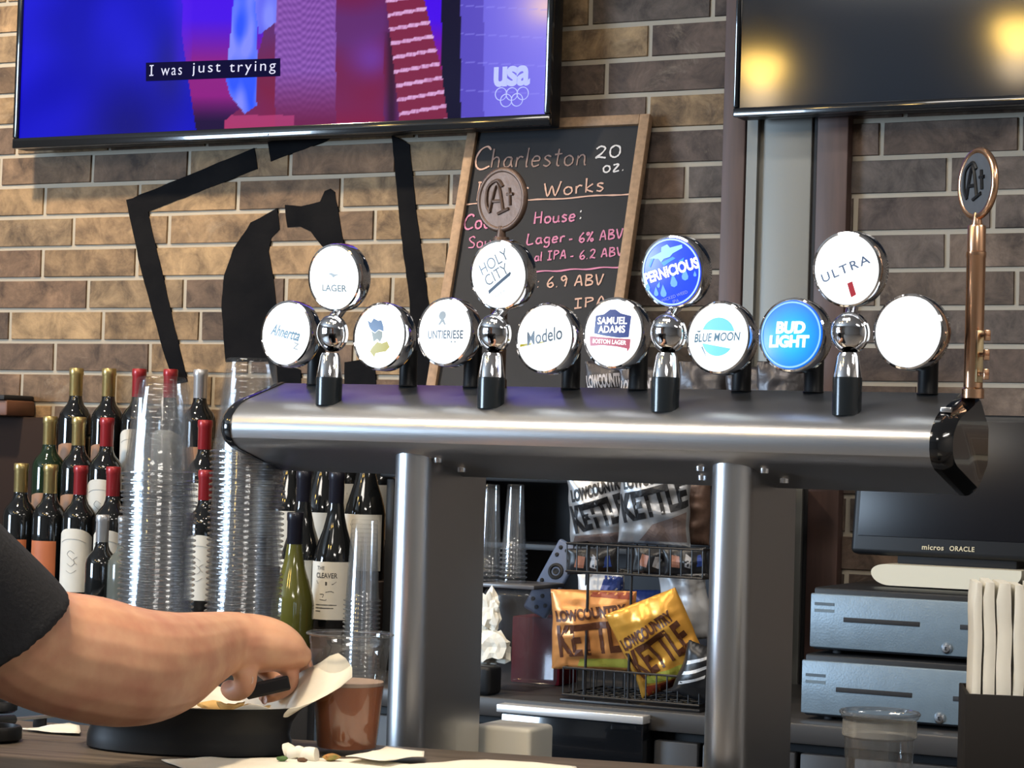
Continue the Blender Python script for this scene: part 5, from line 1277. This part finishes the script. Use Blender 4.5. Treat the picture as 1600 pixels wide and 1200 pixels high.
for i, (u, v, s, nm, m) in enumerate(((441, 1188, .0065, 'square green scrap of herb on the white paper', mat('herb_green', (.07, .14, .04), .6)), (472, 1190, .0058, 'brown scrap of food on the white paper', mat('crumb_brown', (.10, .05, .025), .7)), (518, 1187, .0095, 'longer green and orange scrap of pepper at the foot of the pint', mat('pepper_green', (.16, .20, .05), .5, noise_amt=.5, noise_scale=60, noise_col=(.55, .2, .08))))):
    p = PZ(u, v, ZB+.004); bm = bmesh.new(); bmesh.ops.create_icosphere(bm, subdivisions=2, radius=1)
    for q in bm.verts: q.co = V((q.co.x*s, q.co.y*s*.6, q.co.z*s*.45))*(1+.3*noise.noise(q.co*2+V((i*4, 0, 0))))
    o = MB().bm(bm).build('food_scrap', m); o.location = p+V((0, 0, s*.3)); o.rotation_euler = (0, 0, (.3, .1, .9)[i]); tag(o, nm, 'food scrap')
def left_items():
    for u, v, r_, h, nm in ((-6, 1113, .026, .014, 'black round dish at the left edge, farther one'), (-8, 1158, .030, .017, 'black round dish at the left edge, nearer one')):
        p = PZ(u, v, ZB); o = MB().lathe([(.0005, 0), (r_-.004, 0), (r_, .003), (r_, h-.003), (r_-.002, h), (r_-.005, h), (r_-.006, .005), (.0005, .004)], 32).build('black_dish', blackp); o.location = p+V((0, 0, .0006)); tag(o, nm, 'dish')
    p = PZ(62, 1136, ZB); o = MB().box((-.007, -.008, 0), (.007, .008, .011), .001).build('black_cube', blackm); o.location = p+V((0, 0, .0006)); o.rotation_euler = (0, 0, .5); tag(o, 'small black block on the counter left of the basket', 'block')
    a = PZ(22, 1124, ZB+.013); b = PZ(112, 1120, ZB+.010); d = b-a
    r = thing('table_knife', 'dull grey knife lying behind the white slip at far left', 'knife', a, (0, 0, atan2(d.y, d.x))); L = d.length
    g = mat('dull_knife_steel', (.20, .20, .20), .4, .8)
    pts = [(0, -.006), (L*.8, -.007), (L, .002), (L*.98, .004), (0, .006)]
    MB().prism(pts, -.001, .0016, lambda x, y, z: (x, y, z)).build('blade', g, r)
    MB().tube([(-.08, 0, 0), (-.05, 0, 0), (0, 0, 0)], [.006, .0075, .0055], 10).build('handle', blackp, r)
left_items()

# ================================================================== PERSON reaching into the basket
skin = None
def skin_mat():
    m = mat('skin', (.55, .30, .20), .46, sss=.12, bump=.05, bump_scale=55); nt = m.node_tree; b = nt.nodes['Principled BSDF']
    tc = nt.nodes.new('ShaderNodeNewGeometry')
    n1 = nt.nodes.new('ShaderNodeTexNoise'); n1.inputs['Scale'].default_value = 38; n1.inputs['Detail'].default_value = 5; nt.links.new(tc.outputs['Position'], n1.inputs['Vector'])
    n2 = nt.nodes.new('ShaderNodeTexNoise'); n2.inputs['Scale'].default_value = 17; n2.inputs['Detail'].default_value = 3; nt.links.new(tc.outputs['Position'], n2.inputs['Vector'])
    ad = nt.nodes.new('ShaderNodeMath'); ad.operation = 'ADD'; nt.links.new(n1.outputs['Fac'], ad.inputs[0]); nt.links.new(n2.outputs['Fac'], ad.inputs[1])
    hf = nt.nodes.new('ShaderNodeMath'); hf.operation = 'MULTIPLY'; hf.inputs[1].default_value = .5; nt.links.new(ad.outputs[0], hf.inputs[0])
    cr = nt.nodes.new('ShaderNodeValToRGB'); e = cr.color_ramp.elements; e[0].position = .34; e[0].color = (.47, .215, .14, 1); e[1].position = .64; e[1].color = (.60, .345, .215, 1)
    nt.links.new(hf.outputs[0], cr.inputs[0]); nt.links.new(cr.outputs[0], b.inputs['Base Color']); return m
def person():
    skin = skin_mat(); shirt = mat('black_cotton', (.014, .015, .019), .85, bump=.3, bump_scale=220); jeans = mat('dark_jeans', (.02, .025, .04), .85); hairm = mat('brown_hair', (.05, .03, .018), .6, bump=.6, bump_scale=120, stretch=(1, 1, .15))
    sh = PD(-195, 700, 2.10)                      # right shoulder
    torso = sh+V((-.21, -.06, 0)); zs_ = .74       # stool seat height
    root = thing('person', 'person in a black short-sleeved shirt reaching a bare forearm into the basket', 'person', (torso.x, torso.y, 0))
    O = V(root.location); mb = MB()
    def tube(pts, n=20, sub=5):
        """pts: (centre, radius vertical, radius across) - smooth closed tube"""
        C = [V(p[0]) for p in pts]; R = [(p[1], p[2]) for p in pts]; P = []; Q = []
        for i in range(len(C)-1):
            a, b, c, d = C[max(i-1, 0)], C[i], C[i+1], C[min(i+2, len(C)-1)]
            for k in range(sub):
                t = k/sub; P.append(.5*((2*b)+(c-a)*t+(2*a-5*b+4*c-d)*t*t+(3*b-a-3*c+d)*t**3))
                r0, r1, r2, r3 = R[max(i-1, 0)], R[i], R[i+1], R[min(i+2, len(R)-1)]; Q.append(tuple(.5*(2*r1[m]+(r2[m]-r0[m])*t+(2*r0[m]-5*r1[m]+4*r2[m]-r3[m])*t*t+(3*r1[m]-r0[m]-3*r2[m]+r3[m])*t**3) for m in (0, 1)))
        P.append(C[-1]); Q.append(R[-1]); rings = []; u = None
        for i, p in enumerate(P):
            t = (P[min(i+1, len(P)-1)]-P[max(i-1, 0)]).normalized()
            up = V((0, 0, 1)); up = up-t*up.dot(t)
            if u is not None: up = u-t*u.dot(t)
            elif up.length < .25: up = V((0, 1, 0))-t*t.y
            up.normalize(); u = up; sd = t.cross(up)
            rings.append([p-O+up*(Q[i][0]*sin(2*pi*k/n))+sd*(Q[i][1]*cos(2*pi*k/n)) for k in range(n)])
        # rounded ends
        def end(r, c, dirv, rad_):
            return [[c+(q-c)*f+dirv*rad_*g for q in r] for f, g in ((.86, .45), (.6, .75), (.25, .95))]
        c0 = P[0]-O; d0 = (P[0]-P[1]).normalized(); c1 = P[-1]-O; d1 = (P[-1]-P[-2]).normalized()
        rings = end(rings[0], c0, d0, min(Q[0]))[::-1]+rings+end(rings[-1], c1, d1, min(Q[-1]))
        return rings
    K = lambda u, v, D: PD(u, v, D)
    m_ = lambda px, D: px*D/F
    # right arm: shoulder, upper arm, elbow, forearm, wrist
    arm = [(K(-170, 755, 2.115), .040, .048), (K(-120, 830, 2.14), .046, .056), (K(-45, 925, 2.18), .053, .06), (K(5, 980, 2.21), m_(96, 2.21), .060), (K(68, 1014, 2.25), m_(96, 2.25), .060), (K(140, 1030, 2.28), m_(99, 2.28), .058), (K(205, 1042, 2.31), m_(94, 2.31), .055), (K(262, 1037, 2.36), m_(82, 2.36), .050), (K(310, 1018, 2.42), m_(63, 2.42), .042), (K(345, 1006, 2.46), m_(51, 2.46), .036), (K(372, 1004, 2.48), m_(48, 2.48), .036)]
    mb.rings(tube(arm))
    # palm: wrist to knuckles, rolling over to the front
    palm = [(K(350, 1006, 2.465), m_(47, 2.47), .036), (K(385, 1005, 2.49), m_(47, 2.49), .040), (K(420, 1008, 2.505), m_(43, 2.5), .043), (K(446, 1016, 2.515), m_(34, 2.51), .042), (K(462, 1024, 2.52), m_(22, 2.52), .036)]
    mb.rings(tube(palm))
    def finger(pts, r0, r1):
        n = len(pts); mb.rings(tube([(K(*p), r0+(r1-r0)*i/(n-1), (r0+(r1-r0)*i/(n-1))*1.0) for i, p in enumerate(pts)], 14, 4))
    m8 = .0098
    finger([(440, 1010, 2.545), (466, 1022, 2.55), (478, 1046, 2.545), (474, 1070, 2.535), (470, 1081, 2.53)], .0108, .0082)   # index, tip pressing down
    finger([(440, 1018, 2.525), (466, 1034, 2.53), (470, 1054, 2.535), (452, 1064, 2.54), (436, 1066, 2.545)], .0106, .0086)   # middle, curled round the handle
    finger([(425, 1030, 2.50), (452, 1048, 2.505), (452, 1070, 2.51), (432, 1083, 2.512), (414, 1088, 2.515)], .0102, .0084)    # ring, curled under
    finger([(382, 1036, 2.475), (384, 1056, 2.465), (380, 1074, 2.468), (366, 1080, 2.475), (358, 1076, 2.485)], .0142, .0105)                              # little finger, folded
    finger([(380, 1012, 2.535), (402, 1036, 2.575), (424, 1056, 2.585), (442, 1070, 2.58)], .0125, .0088)                       # thumb, from the far side of the palm
    # left arm resting on the thigh, neck and head (outside the picture)
    hs = torso+V((-.21, .02, 0)); mb.rings(tube([(hs+V((-.03, .02, -.07)), .045, .045), (hs+V((-.05, .04, -.15)), .056, .056), (hs+V((-.04, .10, -.29)), .045, .045), (hs+V((.05, .25, -.33)), .036, .036), (hs+V((.09, .31, -.335)), .026, .034), (hs+V((.11, .36, -.34)), .016, .038)]))
    for k in range(4): b0 = hs+V((.09+.018*k, .36, -.34)); mb.rings(tube([(b0, .009, .009), (b0+V((.006, .035, .002)), .009, .009), (b0+V((.01, .06, -.012)), .0078, .0078)], 10, 3))
    b0 = hs+V((.125, .30, -.33)); mb.rings(tube([(b0, .012, .012), (b0+V((.03, .03, .0)), .011, .011), (b0+V((.04, .055, -.006)), .009, .009)], 10, 3))
    nk = torso+V((0, .02, .06)); hd = nk+V((0, .035, .20))
    mb.rings(tube([(nk+V((0, -.01, -.08)), .065, .065), (nk+V((0, .0, .03)), .056, .056), (nk+V((0, .01, .12)), .056, .056)]))
    bm = bmesh.new(); bmesh.ops.create_uvsphere(bm, u_segments=28, v_segments=20, radius=1)
    for v in bm.verts:
        c = v.co.copy(); z = c.z; jaw = 1-.28*max(0, -z)**1.3
        v.co = hd-O+V((c.x*.076*jaw, c.y*.096*(jaw if c.y < 0 else 1-.1*max(0, -z)), z*.118))
    mb.bm(bm)
    f0 = hd-O
    mb.rings(tube([(hd+V((0, .088, .022)), .010, .009), (hd+V((0, .102, -.004)), .012, .011), (hd+V((0, .106, -.020)), .013, .016), (hd+V((0, .09, -.028)), .008, .015)], 12, 3))   # nose
    mb.rings(tube([(hd+V((-.022, .084, -.055)), .006, .005), (hd+V((0, .093, -.055)), .009, .007), (hd+V((.022, .084, -.055)), .006, .005)], 10, 3))                               # lips
    for sx in (-1, 1):
        mb.rings(tube([(hd+V((sx*.074, -.006, .02)), .022, .006), (hd+V((sx*.080, -.012, .0)), .02, .007), (hd+V((sx*.074, -.004, -.022)), .012, .005)], 10, 3))                        # ears
        mb.rings(tube([(hd+V((sx*.012, .086, .034)), .007, .006), (hd+V((sx*.034, .082, .036)), .008, .006), (hd+V((sx*.052, .066, .03)), .006, .006)], 10, 3))                        # brows
    body = mb.build('body', skin, root)
    rm = body.modifiers.new('remesh', 'REMESH'); rm.mode = 'VOXEL'; rm.voxel_size = .0026; rm.use_smooth_shade = True
    sm = body.modifiers.new('smooth', 'SMOOTH'); sm.factor = .5; sm.iterations = 5
    for sx in (-1, 1):
        e = MB().lathe([(.0005, -.011)]+[(.011*sin(k*pi/10), -.011*cos(k*pi/10)) for k in range(1, 10)]+[(.0005, .011)], 16).build('eye', mat('eye_white', (.7, .68, .64), .25), root); e.location = hd-O+V((sx*.031, .079, .014))
        p = MB().lathe([(.0005, .0), (.005, 0)], 16, axis='Y').build('iris', mat('iris_brown', (.05, .03, .02), .2), e); p.location = (0, .0108, 0)
    # nails
    nail = mat('nail', (.66, .46, .40), .3)
    for (u, v, D), nm in (((390.5, 1062, 2.4575), 0), ((413, 1093, 2.505), 0), ((472, 1083, 2.522), 0)):
        o = MB().lathe([(.0005, .0012), (.0035, .0009), (.0048, 0), (.0040, -.0015)], 14, axis='Y').build('fingernail', nail, root); o.location = K(u, v, D)-O; o.scale = (1, .6, 1.2)
    # clothes
    mb = MB(); tb = O+V((0, 0, zs_))
    tz = torso.z
    spine = [(V((O.x, O.y-.02, zs_+.02)), .17, .20), (V((O.x, O.y-.03, zs_+.14)), .16, .19), (V((O.x, O.y-.02, zs_+.32)), .155, .195), (V((O.x, O.y-.01, tz-.10)), .15, .21), (V((O.x, O.y, tz-.01)), .12, .20), (V((O.x, O.y+.01, tz+.055)), .075, .10)]
    rings = []
    for i in range(len(spine)):
        c, ry, rx = spine[i]; rings.append([c-O+V((rx*cos(2*pi*k/32), ry*sin(2*pi*k/32), 0)) for k in range(32)])
    mb.rings(rings)
    for pts in ([(K(-232, 715, 2.08), .078, .088), (K(-150, 800, 2.12), .054, .072), (K(-80, 880, 2.16), .060, .072), (K(-10, 965, 2.2), m_(111, 2.2), .074), (K(14, 998, 2.21), m_(114, 2.2), .075)], [(hs+V((.03, -.01, .0)), .085, .085), (hs+V((-.03, .02, -.08)), .082, .082), (hs+V((-.05, .05, -.17)), .078, .078)]):
        C = tube(pts, 24, 5); mb.rings(C[:-3])
    sh_o = mb.build('shirt', shirt, root)
    rm = sh_o.modifiers.new('remesh', 'REMESH'); rm.mode = 'VOXEL'; rm.voxel_size = .006; rm.use_smooth_shade = True
    sm = sh_o.modifiers.new('smooth', 'SMOOTH'); sm.factor = .5; sm.iterations = 3
    mb = MB()
    for sx in (-1, 1):
        h0 = V((O.x+sx*.09, O.y-.02, zs_+.10)); mb.rings(tube([(h0, .10, .10), (h0+V((sx*.03, .22, .03)), .085, .085), (h0+V((sx*.04, .42, .0)), .068, .068), (h0+V((sx*.05, .40, -.22)), .06, .06), (h0+V((sx*.05, .34, -.42)), .05, .05)]))
    jo = mb.build('trousers', jeans, root); rm = jo.modifiers.new('remesh', 'REMESH'); rm.mode = 'VOXEL'; rm.voxel_size = .01; rm.use_smooth_shade = True
    for sx in (-1, 1):
        h0 = V((O.x+sx*.09, O.y-.02, zs_+.10))+V((sx*.05, .37, -.49)); MB().rings([[h0-O+V((x*s, y, z)) for x, y in [(.04*cos(2*pi*k/16), .12*sin(2*pi*k/16)) for k in range(16)]] for z, s in ((-.03, 1), (.0, 1), (.04, .8))]).build('shoe', blackm, root)
    bm = bmesh.new(); bmesh.ops.create_uvsphere(bm, u_segments=32, v_segments=20, radius=1)
    dl = [v for v in bm.verts if (v.co.z < .35 and v.co.y > .25) or v.co.z < -.35]; bmesh.ops.delete(bm, geom=dl, context='VERTS')
    for v in bm.verts: c = v.co.copy(); v.co = hd-O+V((c.x*.083, c.y*.104-.004, c.z*.127+.004))*1
    hr = MB().bm(bm).build('hair', hairm, root); md = hr.modifiers.new('thickness', 'SOLIDIFY'); md.thickness = .012
    # what the hand grips
    a, b = K(384, 1082, 2.487), K(452, 1066, 2.497); dv = b-a
    mb = MB(); w_ = V((0, 0, .0075)); nn = dv.normalized(); up = (V((0, 0, 1))-nn*nn.z).normalized(); sd = nn.cross(up)
    rings = []
    for t, s in ((0, .8), (.03, 1), (.97, 1), (1, .8)):
        rings.append([a+dv*t-a+up*(.0080*s*y)+sd*(.0048*s*x) for x, y in ((-1, -.7), (-.7, -1), (.7, -1), (1, -.7), (1, .7), (.7, 1), (-.7, 1), (-1, .7))])
    mb.rings(rings); o = mb.build('utensil_handle', mat('handle_black', (.008, .008, .01), .35), angle=30); o.location = a; tag(o, 'flat black utensil handle gripped in the curled fingers', 'utensil')
    # stool under the person
    s = thing('bar_stool', 'black bar stool under the seated person', 'bar stool', (O.x, O.y-.02, 0))
    MB().lathe([(.0005, zs_-.045), (.165, zs_-.045), (.178, zs_-.03), (.175, zs_-.01), (.16, zs_-.001), (.0005, zs_)], 32).build('seat', blackp, s)
    for k in range(4):
        c_, n_ = cos(pi/4+k*pi/2), sin(pi/4+k*pi/2); MB().tube([(.19*c_, .19*n_, 0), (.13*c_, .13*n_, zs_-.04)], .013, 10).build('leg', steel, s)
    MB().tube([(.173*cos(k*pi/12), .173*sin(k*pi/12), .22) for k in range(24)], .009, 8, closed=True).build('footrest', steel, s)
person()
